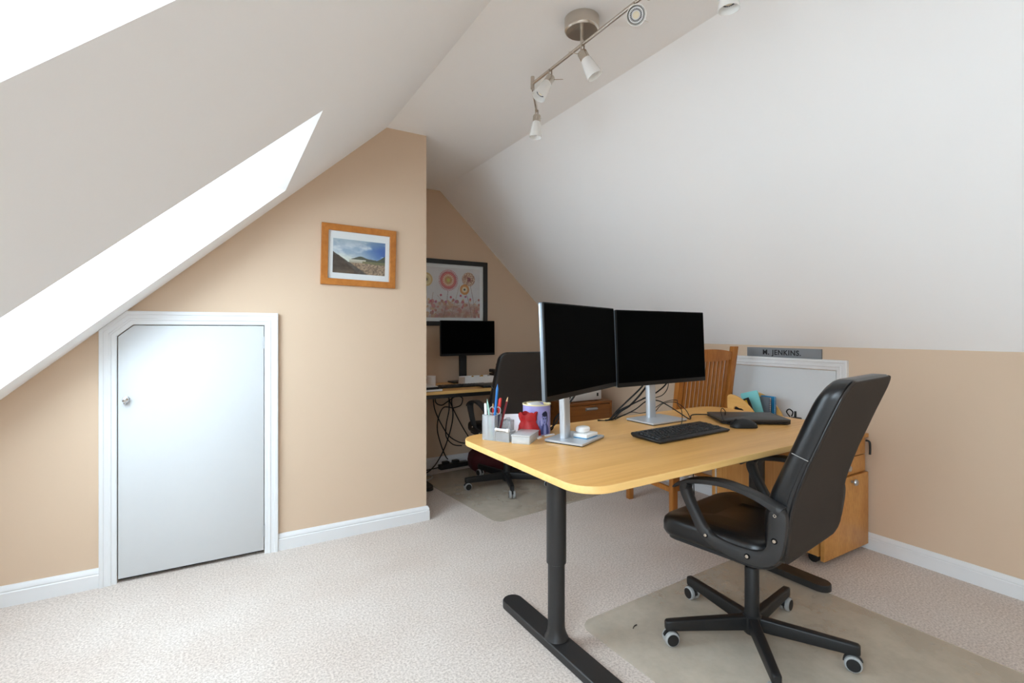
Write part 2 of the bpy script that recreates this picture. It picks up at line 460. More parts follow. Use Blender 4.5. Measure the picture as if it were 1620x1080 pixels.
# roof windows
L = sqrt((HEAD_X - SKY_X0) ** 2 + (zt - SILL_Z) ** 2)
wl = ['white roof window in the left slope beside the gable', 'white roof window in the left slope at upper left']
for k, (y0, y1) in enumerate(SKYLIGHTS):
    w = thing('window_%d' % (k + 1), wl[k], 'window', (SKY_X0, y0, SILL_Z)); w['kind'] = 'structure'
    w.rotation_euler = (0, -TH, 0)
    W = y1 - y0
    f = MB().box(0, L, 0, 0.05, 0.005, 0.06).box(0, L, W - 0.05, W, 0.005, 0.06).box(0, 0.05, 0.05, W - 0.05, 0.005, 0.06).box(L - 0.05, L, 0.05, W - 0.05, 0.005, 0.06)
    f.build('window_frame', 'white_gloss', w, smooth=False)
    MB().box(0.05, L - 0.05, 0.05, W - 0.05, 0.03, 0.036).build('pane', 'window_glass', w, smooth=False)
w = thing('window_3', 'white upright dormer window added out of view behind the camera for light', 'window', (DXG, D0, DSILL)); w['kind'] = 'structure'
dw, dh = D1 - D0, DZH - DSILL
f = MB()
for y in (0, dw / 2 - 0.025, dw - 0.05): f.box(-0.05, 0.0, y, y + 0.05, 0, dh)
f.box(-0.05, 0.0, 0, dw, 0, 0.05).box(-0.05, 0.0, 0, dw, dh - 0.05, dh).build('window_frame', 'white_gloss', w, smooth=False)
for y0, y1 in ((0.05, dw / 2 - 0.025), (dw / 2 + 0.025, dw - 0.05)):
    MB().box(-0.03, -0.024, y0, y1, 0.05, dh - 0.05).build('pane', 'window_glass', w, smooth=False)

# ---- moulded casing swept round an opening: path of inner-edge points, profile (offset outwards, thickness)
CASE = [(0.0, 0.0), (0.0, 0.010), (0.004, 0.013), (0.018, 0.014), (0.021, 0.018), (0.026, 0.0185), (0.029, 0.0165), (0.044, 0.019),
        (0.047, 0.0225), (0.059, 0.0235), (0.062, 0.021), (0.062, 0.0)]
def sweep(path, prof, place, scale=1.0):
    n = len(path); rings = []
    for i in range(n):
        p = Vector(path[i])
        d0 = (p - Vector(path[i - 1])).normalized() if i > 0 else None
        d1 = (Vector(path[i + 1]) - p).normalized() if i < n - 1 else None
        nm = lambda d: Vector((-d.y, d.x))
        if d0 is None: o = nm(d1)
        elif d1 is None: o = nm(d0)
        else:
            o = (nm(d0) + nm(d1)).normalized(); o = o / max(0.2, o.dot(nm(d0)))
        rings.append([place(p.x + o.x * a * scale, p.y + o.y * a * scale, t) for a, t in prof])
    return MB().loft(rings)
# cupboard door in the gable
d = thing('door_1', 'white cupboard door with a clipped corner in the beige gable', 'door', (0, 0, 0)); d['kind'] = 'structure'
g = 0.0035
MB().prism([(DX0 + g, 0.018), (DX1 - g, 0.018), (DX1 - g, DZ1 - g), (DCH[1][0] + g * 0.4, DZ1 - g), (DX0 + g, DCH[0][1] - g * 0.4)], YG - 0.008, YG + 0.025, 'y').build('door_panel', 'door_white', d, bevel=0.0015)
sweep([(DX0, 0), DCH[0], DCH[1], (DX1, DZ1), (DX1, 0)], CASE, lambda x, z, t: (x, YG - t, z)).build('casing', 'white_gloss', d, ang=20)
MB().box(DX0, DX1, YG + 0.03, YG + 0.06, 0, 0.03).build('gap_shade', 'dark_gap', d, smooth=False)  # dark strip standing in for the shade in the gap under the door
kx, kz = -0.364, 0.822
kn = MB().at(Matrix.Translation((kx, YG - 0.008, kz)) @ Matrix.Rotation(radians(90), 4, 'X')).lathe([(0.013, 0.0), (0.013, 0.003), (0.007, 0.006), (0.006, 0.014), (0.012, 0.02), (0.0135, 0.026), (0.011, 0.031), (0.004, 0.033)], 20).build('knob', 'chrome', d)
MB().at(Matrix.Translation((kx - 0.004, YG - 0.012, kz - 0.017)) @ Matrix.Rotation(radians(90), 4, 'X')).lathe([(0.006, 0), (0.006, 0.006), (0.003, 0.01)], 12).build('key_escutcheon', 'chrome', d)
for z in (1.07, 0.115):
    MB().at(Matrix.Translation((DX1, YG - 0.008, z))).lathe([(0.004, -0.03), (0.004, 0.03)], 10).box(-0.001, 0.012, -0.001, 0.003, -0.03, 0.03).build('hinge', 'silver', d)
# hatch in the right knee wall
h = thing('door_2', 'low white hatch with moulded casing in the right knee wall', 'door'); h['kind'] = 'structure'
MB().box(XK - 0.006, XK + 0.02, HY0 + g, HY1 - g, 0.015, HZ - g).build('door_panel', 'door_white', h, bevel=0.0015)
sweep([(HY1, 0), (HY1, HZ), (HY0, HZ), (HY0, 0)], [(-a, t) for a, t in CASE], lambda y, z, t: (XK - t, y, z), 0.92).build('casing', 'white_gloss', h, ang=20)
MB().at(Matrix.Translation((XK - 0.008, HY1, 0.82))).lathe([(0.004, -0.03), (0.004, 0.03)], 10).box(-0.002, 0.002, -0.012, 0.0, -0.03, 0.03).build('hinge', 'silver', h)

# baseboards
BB = [(0.0, 0.0), (0.016, 0.0), (0.016, 0.056), (0.014, 0.058), (0.0125, 0.0595), (0.0125, 0.062), (0.0145, 0.064), (0.0135, 0.070), (0.009, 0.079), (0.006, 0.084), (0.0, 0.084)]
def board(name, path, label):
    """path runs along the wall with the room on its right-hand side"""
    n = len(path); rings = []
    for i in range(n):
        p = Vector(path[i])
        nm = lambda d: Vector((d.y, -d.x))
        d0 = (p - Vector(path[i - 1])).normalized() if i > 0 else None
        d1 = (Vector(path[i + 1]) - p).normalized() if i < n - 1 else None
        if d0 is None: o = nm(d1)
        elif d1 is None: o = nm(d0)
        else:
            o = (nm(d0) + nm(d1)).normalized(); o = o / max(0.2, o.dot(nm(d0)))
        rings.append([(p.x + o.x * t, p.y + o.y * t, z) for t, z in BB])
    o = MB().loft(rings).build(name, 'white_gloss', ang=20)
    return struct(o, label, 'baseboard')
board('baseboard_left', [(XL, D1 + 0.01), (XL, YG), (DX0 - 0.062, YG)], 'white moulded baseboard left of the cupboard door')
board('baseboard_gable', [(DX1 + 0.062, YG), (XC, YG), (XC, YA - 0.016)], 'white moulded baseboard between cupboard door and alcove corner')
board('baseboard_alcove', [(XC + 0.016, YA), (XK, YA), (XK, HY1 + 0.058)], 'white baseboard along the alcove end wall')
board('baseboard_right', [(XK, HY0 - 0.058), (XK, YB + 0.02)], 'white moulded baseboard along the right wall')
# ================================================================ main desk
DESK_Z = 0.70
desk = thing('desk', 'large light oak desk with rounded corners and black T-shaped legs', 'desk', (1.636, 1.457, 0), radians(1.2))
out = rrect(-0.8, 0.8, -0.4, 0.4, 0.10, 10)
def inset(poly, d):
    out = []                                         # poly runs counter-clockwise; move each point along its inward normal
    for i, p in enumerate(poly):
        a, b = Vector(poly[i - 1]), Vector(poly[(i + 1) % len(poly)])
        t = (b - a).normalized(); out.append((p[0] - t.y * d, p[1] + t.x * d))
    return out
MB().loft([[(x, y, 0.7) for x, y in inset(out, 0.0025)], [(x, y, 0.6785) for x, y in inset(out, 0.0025)]]).build('tabletop', 'desk_wood', desk, ang=20)
MB().loft([[(x, y, z) for x, y in inset(out, d)] for d, z in ((0.003, 0.7002), (0.0008, 0.6997), (0, 0.6985), (0, 0.6800), (0.001, 0.6786), (0.003, 0.6783))], False, False).build('edge_band', 'desk_edge', desk)
MB().box(-0.58, 0.62, -0.26, -0.22, 0.64, 0.678).box(-0.58, 0.62, 0.22, 0.26, 0.64, 0.678).box(-0.6, -0.52, -0.30, 0.30, 0.655, 0.678).box(0.54, 0.66, -0.30, 0.30, 0.655, 0.678).build('underframe', 'black_metal', desk, bevel=0.002)
def tleg(parent, x, half=0.335, yc=0.0, zt=0.66):
    col = MB().lathe([(0.032, 0.30), (0.0355, 0.302), (0.0355, zt)], 28, (x, yc, 0)).build('leg_sleeve', 'black_metal', parent)
    MB().lathe([(0.044, 0.034), (0.038, 0.045), (0.033, 0.06), (0.0305, 0.075), (0.0305, 0.305)], 28, (x, yc, 0)).build('leg_tube', 'black_metal', parent)
    o = rrect(x - 0.042, x + 0.042, yc - half, yc + half, 0.041, 8)
    MB().loft([[(a, b, 0.004) for a, b in o], [(a, b, 0.028) for a, b in o], [(a, b, 0.0315) for a, b in inset(o, 0.003)]]).build('foot', 'black_metal', parent, ang=30)
tleg(desk, -0.598)
tleg(desk, 0.622)

# ================================================================ second desk in the alcove
d2 = thing('desk', 'narrow oak desk in the alcove against the end wall', 'desk', (1.675, 3.56, 0))
out2 = rrect(-0.585, 0.585, -0.285, 0.265, 0.03, 5)
MB().loft([[(x, y, 0.70) for x, y in out2], [(x, y, 0.678) for x, y in out2]]).build('tabletop', 'desk_wood', d2, ang=20)
MB().loft([[(x, y, z) for x, y in inset(out2, d)] for d, z in ((0.002, 0.7005), (-0.0008, 0.6995), (-0.0008, 0.679), (0.002, 0.6775))], False, False).build('edge_band', 'desk_edge', d2)
MB().box(-0.53, 0.53, -0.25, -0.21, 0.645, 0.677).box(-0.53, 0.53, 0.2, 0.24, 0.645, 0.677).build('underframe', 'black_metal', d2, bevel=0.002)
tleg(d2, -0.41, 0.27, -0.01, 0.65)
tleg(d2, 0.50, 0.27, -0.01, 0.65)

# ================================================================ swivel chairs
def make_chair(label):
    t = thing('office_chair', label, 'chair', (0, 0, 0))
    # --- seat cushion
    so = rrect(-0.235, 0.235, -0.165, 0.245, 0.07, 8)
    def sc(k, z, dy=0): return [(x * k, (y - 0.01) * k + 0.01 + dy, z - 0.014 + (0.0 if y < 0.15 else -0.012 * ((y - 0.15) / 0.095) ** 2)) for x, y in so]
    MB().loft([sc(0.90, 0.392), sc(0.97, 0.397), sc(1.0, 0.412), sc(1.0, 0.440), sc(0.985, 0.455), sc(0.95, 0.4645), sc(0.88, 0.470), sc(0.7, 0.4725), sc(0.4, 0.4715)]).build('seat', 'black_leather', t, ang=60)
    MB().loft([sc(0.9, 0.378), sc(0.93, 0.383), sc(0.93, 0.395)]).build('seat_shell', 'black_plastic', t, ang=40)
    for s in (-1, 1):
        MB().tube([(s * 0.19, -0.125, 0.452), (s * 0.205, -0.06, 0.454), (s * 0.2, 0.08, 0.453), (s * 0.18, 0.19, 0.442)], 0.003, 6, 6).build('piping', 'black_leather', t)
    # --- backrest
    YBK = [(0.39, -0.190), (0.42, -0.203), (0.45, -0.209), (0.48, -0.2115), (0.52, -0.214), (0.574, -0.220), (0.62, -0.231), (0.666, -0.246), (0.73, -0.268), (0.785, -0.290), (0.85, -0.315), (0.903, -0.337), (0.956, -0.359), (1.0, -0.378)]
    def yb(z):
        for (a, ya), (b, y2) in zip(YBK[:-1], YBK[1:]):
            if z <= b: return ya + (y2 - ya) * (z - a) / (b - a)
        return YBK[-1][1]
    zc, hz = 0.70, 0.29
    def outline(n=14):
        pts = []
        for cx, cz, r, a0 in ((0.228 - 0.075, 0.395 + 0.075, 0.075, -90), (0.205 - 0.06, 0.985 - 0.06, 0.06, 0), (-0.205 + 0.06, 0.985 - 0.06, 0.06, 90), (-0.228 + 0.075, 0.395 + 0.075, 0.075, 180)):
            for k in range(n + 1):
                a = radians(a0 + 90 * k / n); pts.append((cx + r * cos(a), cz + r * sin(a)))
        out = []                                    # extra points on the long sides so they can follow the curve
        for i, p in enumerate(pts):
            q = pts[(i + 1) % len(pts)]
            out.append(p)
            dd = max(abs(q[0] - p[0]), abs(q[1] - p[1]))
            if dd > 0.08:
                for k in range(1, 9): out.append((p[0] + (q[0] - p[0]) * k / 9, p[1] + (q[1] - p[1]) * k / 9))
        return out
    ol = outline()
    def br(k, d, ins=0.0):
        r = []
        for x, z in ol:
            x2 = x * k; z2 = zc + (z - zc) * k
            x2 -= math.copysign(min(ins, abs(x2)), x2); z2 -= (ins if z2 > zc else -ins) * min(1, abs(z2 - zc) / 0.2)
            # the padding is a little deeper at the lumbar
            r.append((x2, yb(z2) + d * (1 + 0.15 * math.exp(-((z2 - 0.56) / 0.1) ** 2)), z2))
        return r
    MB().loft([br(0.25, 0.002), br(0.6, 0.002), br(0.9, 0.002), br(1, 0.001, 0.006), br(1, 0.008), br(1, 0.045), br(1, 0.056, 0.006), br(0.97, 0.064, 0.008), br(0.88, 0.071), br(0.6, 0.075), br(0.25, 0.075)]).build('backrest', 'black_leather', t, ang=60)
    def halfw(z):                                    # half width of the back at a height, from the outline
        if z < 0.47: return 0.153 + sqrt(max(0, 0.075 ** 2 - (0.47 - z) ** 2))
        if z > 0.925: return 0.145 + sqrt(max(0, 0.06 ** 2 - (z - 0.925) ** 2))
        return 0.228 + (0.205 - 0.228) * (z - 0.47) / (0.925 - 0.47)
    rows = []
    zs = [0.398, 0.400, 0.404, 0.412, 0.425, 0.445] + [0.47 + 0.0325 * k for k in range(15)] + [0.94, 0.955, 0.967, 0.976, 0.980, 0.982]
    for i, z in enumerate(zs):
        hw = halfw(z) - 0.003
        ed = min(i, len(zs) - 1 - i)
        row = []
        for u in (-1, -0.995, -0.98, -0.9, -0.6, -0.3, 0, 0.3, 0.6, 0.9, 0.98, 0.995, 1):
            k = 0.003 if (abs(u) == 1 or ed == 0) else (-0.002 if (abs(u) > 0.99 or ed == 1) else -0.0045)
            row.append((u * hw, yb(z) + k, z))
        rows.append(row)
    MB().loft(rows, False, False, False).build('back_panel', 'chair_fabric', t, ang=60)
    MB().tube([(p[0], p[1], p[2]) for p in br(1, 0.0005, 0.005)] + [br(1, 0.0005, 0.005)[0]], 0.0028, 6).build('piping', 'black_leather', t)
    for s in (-1, 1):
        MB().tube([(s * 0.2165, yb(0.742) + 0.004, 0.742), (s * 0.2175, yb(0.748) + 0.03, 0.750), (s * 0.2145, yb(0.752) + 0.055, 0.757)], 0.0014, 6, 4).build('seam', 'cable_grey', t)
        MB().tube([(s * (0.2165 + 0.06 * (0.742 - z)), yb(z) + 0.014, z) for z in (0.742, 0.68, 0.62, 0.56)], 0.0012, 6, 3).build('seam', 'black_plastic', t)
    # --- armrests: closed plastic loops with four bolts each
    def strip(path, s):
        rings = []
        P = catmull([(p[0], p[1], 0) for p in path], 6)
        W = catmull([(p[2], p[3], p[4]) for p in path], 6)
        for i in range(len(P)):
            a, b = P[max(0, i - 1)], P[min(len(P) - 1, i + 1)]
            d = (b - a).normalized(); nrm = Vector((-d.y, d.x, 0))
            th, wi, xo = W[i]
            ring = []
            for u, v in ((-1, -0.6), (-0.6, -1), (0.6, -1), (1, -0.6), (1, 0.6), (0.6, 1), (-0.6, 1), (-1, 0.6)):
                q = P[i] + nrm * (v * th / 2)
                ring.append((s * (0.242 + xo + u * wi / 2), q.x, q.y))
            rings.append(ring)
        return rings
    # (y, z, thickness, width, sideways offset)
    AR = [(0.158, 0.571, 0.008, 0.036, 0), (0.135, 0.588, 0.013, 0.042, 0), (0.075, 0.611, 0.020, 0.046, 0), (-0.02, 0.624, 0.022, 0.046, 0), (-0.105, 0.615, 0.023, 0.044, 0), (-0.165, 0.597, 0.026, 0.042, -0.002), (-0.205, 0.578, 0.036, 0.038, -0.004)]
    RU = [(-0.190, 0.588, 0.036, 0.038, -0.004), (-0.194, 0.56, 0.050, 0.034, -0.005), (-0.190, 0.50, 0.048, 0.032, -0.006), (-0.178, 0.445, 0.046, 0.032, -0.007), (-0.138, 0.414, 0.046, 0.032, -0.008), (-0.05, 0.410, 0.042, 0.032, -0.008), (0.02, 0.424, 0.038, 0.032, -0.006), (0.052, 0.448, 0.038, 0.032, -0.004), (0.080, 0.495, 0.034, 0.034, -0.002), (0.104, 0.54, 0.034, 0.038, -0.001), (0.116, 0.575, 0.036, 0.042, 0), (0.104, 0.598, 0.022, 0.042, 0)]
    for s in (-1, 1):
        arm = MB().loft(strip(AR, s)).loft(strip(RU, s)).build('armrest', 'arm_plastic', t, ang=50)
        for (y, z) in ((-0.190, 0.567), (-0.188, 0.489), (-0.105, 0.414), (0.036, 0.436)):
            MB().at(Matrix.Translation((s * 0.2515, y, z)) @ Matrix.Rotation(radians(90) * s, 4, 'Y')).lathe([(0.0060, 0.0), (0.0060, 0.0025), (0.0050, 0.004), (0.003, 0.004), (0.0025, 0.002)], 14).build('bolt', 'nickel', arm)
            MB().at(Matrix.Translation((s * 0.2515, y, z)) @ Matrix.Rotation(radians(90) * s, 4, 'Y')).lathe([(0.0092, 0.0), (0.0092, 0.0012), (0.006, 0.0014)], 14).build('bolt_recess', 'dark_gap', arm)
    # --- mechanism, gas column, five-star base
    MB().box(-0.10, 0.10, -0.10, 0.12, 0.34, 0.368).box(-0.06, 0.06, -0.06, 0.06, 0.318, 0.35).build('tilt_mechanism', 'black_metal', t, bevel=0.006)
    MB().at(Matrix.Translation((0, 0.13, 0.345)) @ Matrix.Rotation(radians(90), 4, 'X')).lathe([(0.018, -0.03), (0.026, -0.026), (0.026, 0.012), (0.018, 0.016)], 18).build('tension_knob', 'black_plastic', t)
    MB().tube([(0.05, 0.0, 0.365), (0.16, 0.0, 0.365), (0.235, 0.0, 0.35)], 0.005, 8, 4).build('height_lever', 'black_metal', t)
    MB().lathe([(0.0145, 0.22), (0.0145, 0.345)], 20).build('gas_rod', 'black_metal', t)
    MB().lathe([(0.027, 0.09), (0.025, 0.115), (0.025, 0.262), (0.022, 0.268), (0.02, 0.262)], 24).build('column_sleeve', 'black_plastic', t)
    MB().lathe([(0.024, 0.028), (0.03, 0.034), (0.034, 0.05), (0.034, 0.092), (0.027, 0.098)], 24).build('hub', 'black_plastic', t)
    proto = None
    for k in range(5):
        a = radians(2 + 72 * k)
        if proto is None:
            rings = []
            for x, hw, z0, z1 in ((0.02, 0.017, 0.044, 0.094), (0.08, 0.016, 0.046, 0.093), (0.30, 0.0135, 0.052, 0.090), (0.318, 0.0135, 0.053, 0.089), (0.324, 0.009, 0.057, 0.086)):
                rings.append([(x, y, z) for y, z in rrect(-hw, hw, z0, z1, 0.006, 3)])
            proto = MB().loft(rings).build('base_leg', 'black_plastic', t, ang=40)
            proto.rotation_euler = (0, 0, a)
            cst = MB().lathe([(0.007, 0.036), (0.007, 0.06)], 10, (0.303, 0, 0)).box(0.293, 0.315, -0.006, 0.006, 0.022, 0.05).build('caster', 'black_plastic', t)
            cst.rotation_euler = (0, 0, a)
            wheels = []
            for s in (-1, 1):
                M = Matrix.Translation((0.304, s * 0.012, 0.026)) @ Matrix.Rotation(radians(90), 4, 'X')
                wheels.append(MB().at(M).lathe([(0.012, -0.0095), (0.0225, -0.009), (0.026, -0.005), (0.026, 0.005), (0.0225, 0.009), (0.012, 0.0095)], 22).build('wheel', 'grey_rubber', cst))
                wheels.append(MB().at(M).lathe([(0.0205, -0.0102), (0.0205, 0.0102)], 20).build('wheel_cap', 'black_plastic', cst))
            hood = MB().at(Matrix.Translation((0.304, 0, 0.026))).loft([[(0.029 * cos(radians(b)), y, 0.029 * sin(radians(b))) for b in range(20, 181, 16)] for y in (-0.006, 0.006)], True, True, True).build('hood', 'black_plastic', cst)
        else:
            sharecopy(proto, t, rot=(0, 0, a))
            c2 = sharecopy(cst, t, rot=(0, 0, a))
            for w in wheels + [hood]: sharecopy(w, c2)
    return t
ch1 = make_chair('black leather swivel chair with armrests in front of the large desk')
ch1.location = (1.668, 1.105, 0.0); ch1.rotation_euler = (0, 0, radians(8))
ch2 = copy_tree(ch1)
tag(ch2, 'black swivel chair pulled up to the desk in the alcove', 'chair')
ch2.location = (1.81, 3.14, 0.0); ch2.rotation_euler = (0, 0, radians(-6))
for c in ch2.children:
    if c.name.startswith(('base_leg', 'caster')): c.rotation_euler.z += radians(35)

# ================================================================ slatted wooden chair
wc = thing('wooden_chair', 'golden oak dining chair with slatted back behind the large desk', 'chair', (2.33, 2.05, 0), radians(-7))
W, Dp = 0.40, 0.42
def post(x, name='back_post'):
    pr = [(0, 0.0), (0, 0.44), (-0.012, 0.55), (-0.05, 0.82), (-0.085, 1.035)]
    rings = [[(x + a, y + b, z) for a, b in ((-0.019, -0.017), (0.019, -0.017), (0.019, 0.017), (-0.019, 0.017))] for y, z in pr]
    MB().loft(rings).build(name, 'chair_wood', wc, bevel=0.003)
post(0.0); post(W)
for x in (0.0, W):
    MB().box(x - 0.018, x + 0.018, Dp - 0.018, Dp + 0.018, 0.0, 0.44).build('front_leg', 'chair_wood', wc, bevel=0.003)
    MB().box(x - 0.01, x + 0.01, 0.017, Dp - 0.018, 0.38, 0.44).build('seat_rail', 'chair_wood', wc, bevel=0.002)
    MB().box(x - 0.009, x + 0.009, 0.017, Dp - 0.018, 0.16, 0.19).build('stretcher', 'chair_wood', wc, bevel=0.002)
MB().box(0.018, W - 0.018, -0.008, 0.012, 0.38, 0.44).build('seat_rail', 'chair_wood', wc, bevel=0.002)
MB().box(0.018, W - 0.018, Dp - 0.01, Dp + 0.01, 0.38, 0.44).build('seat_rail', 'chair_wood', wc, bevel=0.002)
MB().box(-0.02, W + 0.02, 0.02, Dp + 0.03, 0.44, 0.462).build('seat', 'chair_wood', wc, bevel=0.006)
def back_y(z): return -0.012 - 0.073 * (z - 0.55) / 0.485 if z > 0.55 else -0.012
# curved crest rail
rings = []
for k in range(13):
    u = k / 12; x = 0.018 + (W - 0.036) * u; c = 0.03 * (1 - (2 * u - 1) ** 2)
    z0, z1 = 0.955 - 0.01 * (1 - (2 * u - 1) ** 2), 1.00 + 0.02 * (1 - (2 * u - 1) ** 2) - 0.0
    rings.append([(x, back_y(z0) - 0.008 - c * 0.4, z0), (x, back_y(z0) + 0.010 - c * 0.4, z0), (x, back_y(z1) + 0.010 - c * 0.4, z1), (x, back_y(z1) - 0.008 - c * 0.4, z1)])
MB().loft(rings).build('crest_rail', 'chair_wood', wc)
MB().box(0.018, W - 0.018, -0.022, 0.0, 0.53, 0.565).build('lower_rail', 'chair_wood', wc, bevel=0.002)
for k in range(11):
    x = 0.045 + k * (W - 0.09) / 10
    MB().loft([[(x + a, back_y(z) + b, z) for a, b in ((-0.0085, -0.005), (0.0085, -0.005), (0.0085, 0.005), (-0.0085, 0.005))] for z in (0.56, 0.75, 0.96)]).build('slat', 'chair_wood', wc, smooth=False)

# ================================================================ drawer pedestal by the right wall
pd = thing('drawer_pedestal', 'oak drawer pedestal on castors between desk and right wall', 'drawer unit', (2.462, 1.262, 0))
PW, PD, PH = 0.425, 0.62, 0.60
MB().box(0.0, PW, 0.024, PD, 0.05, PH - 0.022).build('body', 'oak', pd, bevel=0.002)
MB().box(-0.004, PW + 0.004, 0.0, PD + 0.004, PH - 0.02, PH).build('top', 'oak_flat', pd, bevel=0.002)
zz = [(0.032, 0.402, 0.0), (0.407, 0.492, 0.010), (0.497, PH - 0.024, 0.010)]
for i, (z0, z1, y) in enumerate(zz):
    dr = MB().box(0.001, PW - (0.001 if i == 0 else 0.012), y, y + 0.018, z0, z1).build('drawer', 'oak_flat', pd, bevel=0.0015)
    zk = z1 - 0.025 if i == 0 else (z0 + z1) / 2
    MB().at(Matrix.Translation((PW * 0.60 if i == 0 else PW * 0.5, y, zk)) @ Matrix.Rotation(radians(90), 4, 'X')).lathe([(0.006, 0.0), (0.006, 0.010), (0.014, 0.014), (0.0165, 0.02), (0.013, 0.026), (0.005, 0.028)], 18).build('knob', 'silver', dr)
for x in (0.05, PW - 0.05):
    for y in (0.07, PD - 0.06):
        MB().at(Matrix.Translation((x, y, 0.024)) @ Matrix.Rotation(radians(90), 4, 'Y')).lathe([(0.016, -0.016), (0.024, -0.013), (0.024, 0.013), (0.016, 0.016)], 16).at(Matrix.Translation((x, y, 0))).box(-0.008, 0.008, -0.008, 0.008, 0.03, 0.052).build('castor', 'black_plastic', pd)
MB().tube([(PW - 0.02, 0.004, 0.565), (PW - 0.018, -0.012, 0.56), (PW - 0.015, -0.014, 0.53), (PW - 0.017, -0.014, 0.495)], 0.005, 8, 5).build('key_fob', 'black_plastic', pd)
# ================================================================ drawer chest and scanner in the alcove
dc = thing('drawer_chest', 'brown wooden chest of shallow drawers in the alcove corner', 'drawer unit', (2.30, 3.05, 0))
DW, DD, DH = 0.44, 0.42, 0.565
MB().box(0, DW, 0.014, DD, 0.03, DH - 0.018).build('body', 'teak', dc, bevel=0.002)
MB().box(-0.006, DW + 0.006, -0.004, DD, DH - 0.018, DH).build('top', 'teak', dc, bevel=0.002)
for x0, x1 in ((-0.006, 0.012), (DW - 0.012, DW + 0.006)):
    MB().box(x0, x1, -0.002, DD, 0.0, DH - 0.018).build('side_panel', 'teak', dc, bevel=0.0015)
z = DH - 0.02
for i in range(4):
    z1 = z - 0.004; z0 = z1 - 0.118
    dr = MB().box(0.014, DW - 0.014, 0.0, 0.016, z0, z1).build('drawer', 'teak', dc, bevel=0.001)
    hd = MB().at(Matrix.Translation((DW * 0.52, 0, z1 - 0.03)))
    hd.loft([[(x, -0.004 - 0.016 * sin(pi * u), -0.012 + 0.024 * u) for x, u in ((x, 0.0), (x, 0.25), (x, 0.5), (x, 0.75), (x, 1.0))] for x in (-0.055, 0.055)], True, True)
    hd.box(-0.055, 0.055, -0.004, 0.002, -0.012, 0.012).build('handle', 'silver', dr)
    z = z0
pn = thing('scanner', 'pale grey boxy scanner standing on the brown drawer chest', 'scanner', (2.335, 3.10, DH))
MB().box(0, 0.345, 0, 0.30, 0.006, 0.085).build('body', 'printer_white', pn, bevel=0.006)
MB().box(0.002, 0.343, 0.002, 0.30, 0.09, 0.125).build('lid', 'printer_white', pn, bevel=0.006)
MB().box(0.295, 0.311, -0.0015, 0.004, 0.036, 0.062).build('button_panel', 'ink_black', pn)
for x in (0.02, 0.30):
    for y in (0.02, 0.26): MB().box(x, x + 0.02, y, y + 0.02, 0, 0.007).build('foot', 'black_plastic', pn)

# ================================================================ floor mats
def floor_mat(label, cx, cy, w, l, rz):
    o = rrect(-w / 2, w / 2, -l / 2, l / 2, 0.06, 8)
    return tag(MB().loft([[(x, y, 0.001) for x, y in o], [(x, y, 0.003) for x, y in o], [(x, y, 0.0036) for x, y in inset(o, 0.002)]]).build('chair_mat', 'mat_plastic', loc=(cx, cy, 0), rot=(0, 0, radians(rz)), ang=50), label, 'mat')
floor_mat('grey see-through plastic mat under the leather swivel chair', 1.735, 0.93, 1.05, 1.20, 2.2)
floor_mat('grey see-through plastic mat under the chair in the alcove', 1.80, 3.13, 0.90, 1.10, 5.0)
tag(MB().tube([(1.345, 1.375, 0.005), (1.358, 1.383, 0.006), (1.374, 1.386, 0.005)], 0.0018, 6, 4).build('hair_grip', 'ink_black'), 'tiny dark grip lying on the plastic mat by the desk leg', 'hair grip')
for o, z in ((ch1, 0.0036), (ch2, 0.0036)): o.location.z = z
# ================================================================ monitors
def make_monitor(name, label, loc, rz, w, h, z0, stand_mat, tilt, neck_y, base, group=None, back='silver_dark', face_y=-0.05, neck_w=0.05, neck_x=0.0):
    """loc: centre of the foot on the table; the panel faces local -y"""
    t = thing(name, label, 'monitor', loc, rz, group)
    M = Matrix.Translation((0, face_y, z0)) @ Matrix.Rotation(radians(-tilt), 4, 'X')
    MB().at(M).prism(rrect(-w / 2, w / 2, 0, h, 0.006, 3), 0.006, 0.020, 'y').build('back_shell', back, t, bevel=0.002)
    MB().at(M).prism(rrect(-w / 2, w / 2, 0, h, 0.005, 3), 0.0, 0.007, 'y').build('bezel', 'bezel_black', t, bevel=0.001)
    MB().at(M).box(-w / 2 + 0.004, w / 2 - 0.004, -0.0006, 0.002, 0.019, h - 0.004).build('screen', 'screen_black', t, smooth=False)
    MB().at(M).box(-0.12, 0.12, 0.018, 0.055, 0.10, 0.27).build('mount', back, t, bevel=0.008)
    b = rrect(base[0], base[1], base[2], base[3], 0.006, 4)
    MB().loft([[(x, y, 0.004) for x, y in b], [(x, y, 0.010) for x, y in b], [(x, y, 0.0115) for x, y in inset(b, 0.0015)]]).build('foot', stand_mat, t, ang=30)
    MB().loft([[(x, y, 0.0) for x, y in inset(b, 0.003)], [(x, y, 0.005) for x, y in inset(b, 0.001)]]).build('foot_pad', 'black_plastic', t)
    nw = neck_w / 2
    rings = [[(neck_x + x, neck_y + y + dy, z) for x, y in rrect(-nw, nw, -0.014, 0.014, 0.010, 4)] for z, dy in ((0.010, 0.0), (0.10, 0.002), (z0 + 0.22, 0.01))]
    MB().loft(rings).build('neck', stand_mat, t, ang=40)
    MB().at(Matrix.Translation((0, 0, z0 + 0.18))).box(-0.03, 0.03, face_y + 0.05, neck_y, -0.03, 0.03).build('hinge', stand_mat, t, bevel=0.004)
    return t
make_monitor('computer_monitor', 'black monitor on silver stand at the left end of the large desk, turned inwards', (1.205, 1.552, DESK_Z), radians(25), 0.605, 0.342, 0.187, 'silver_paint', 2.5, 0.028, (-0.10, 0.10, -0.082, 0.082), neck_x=-0.028)
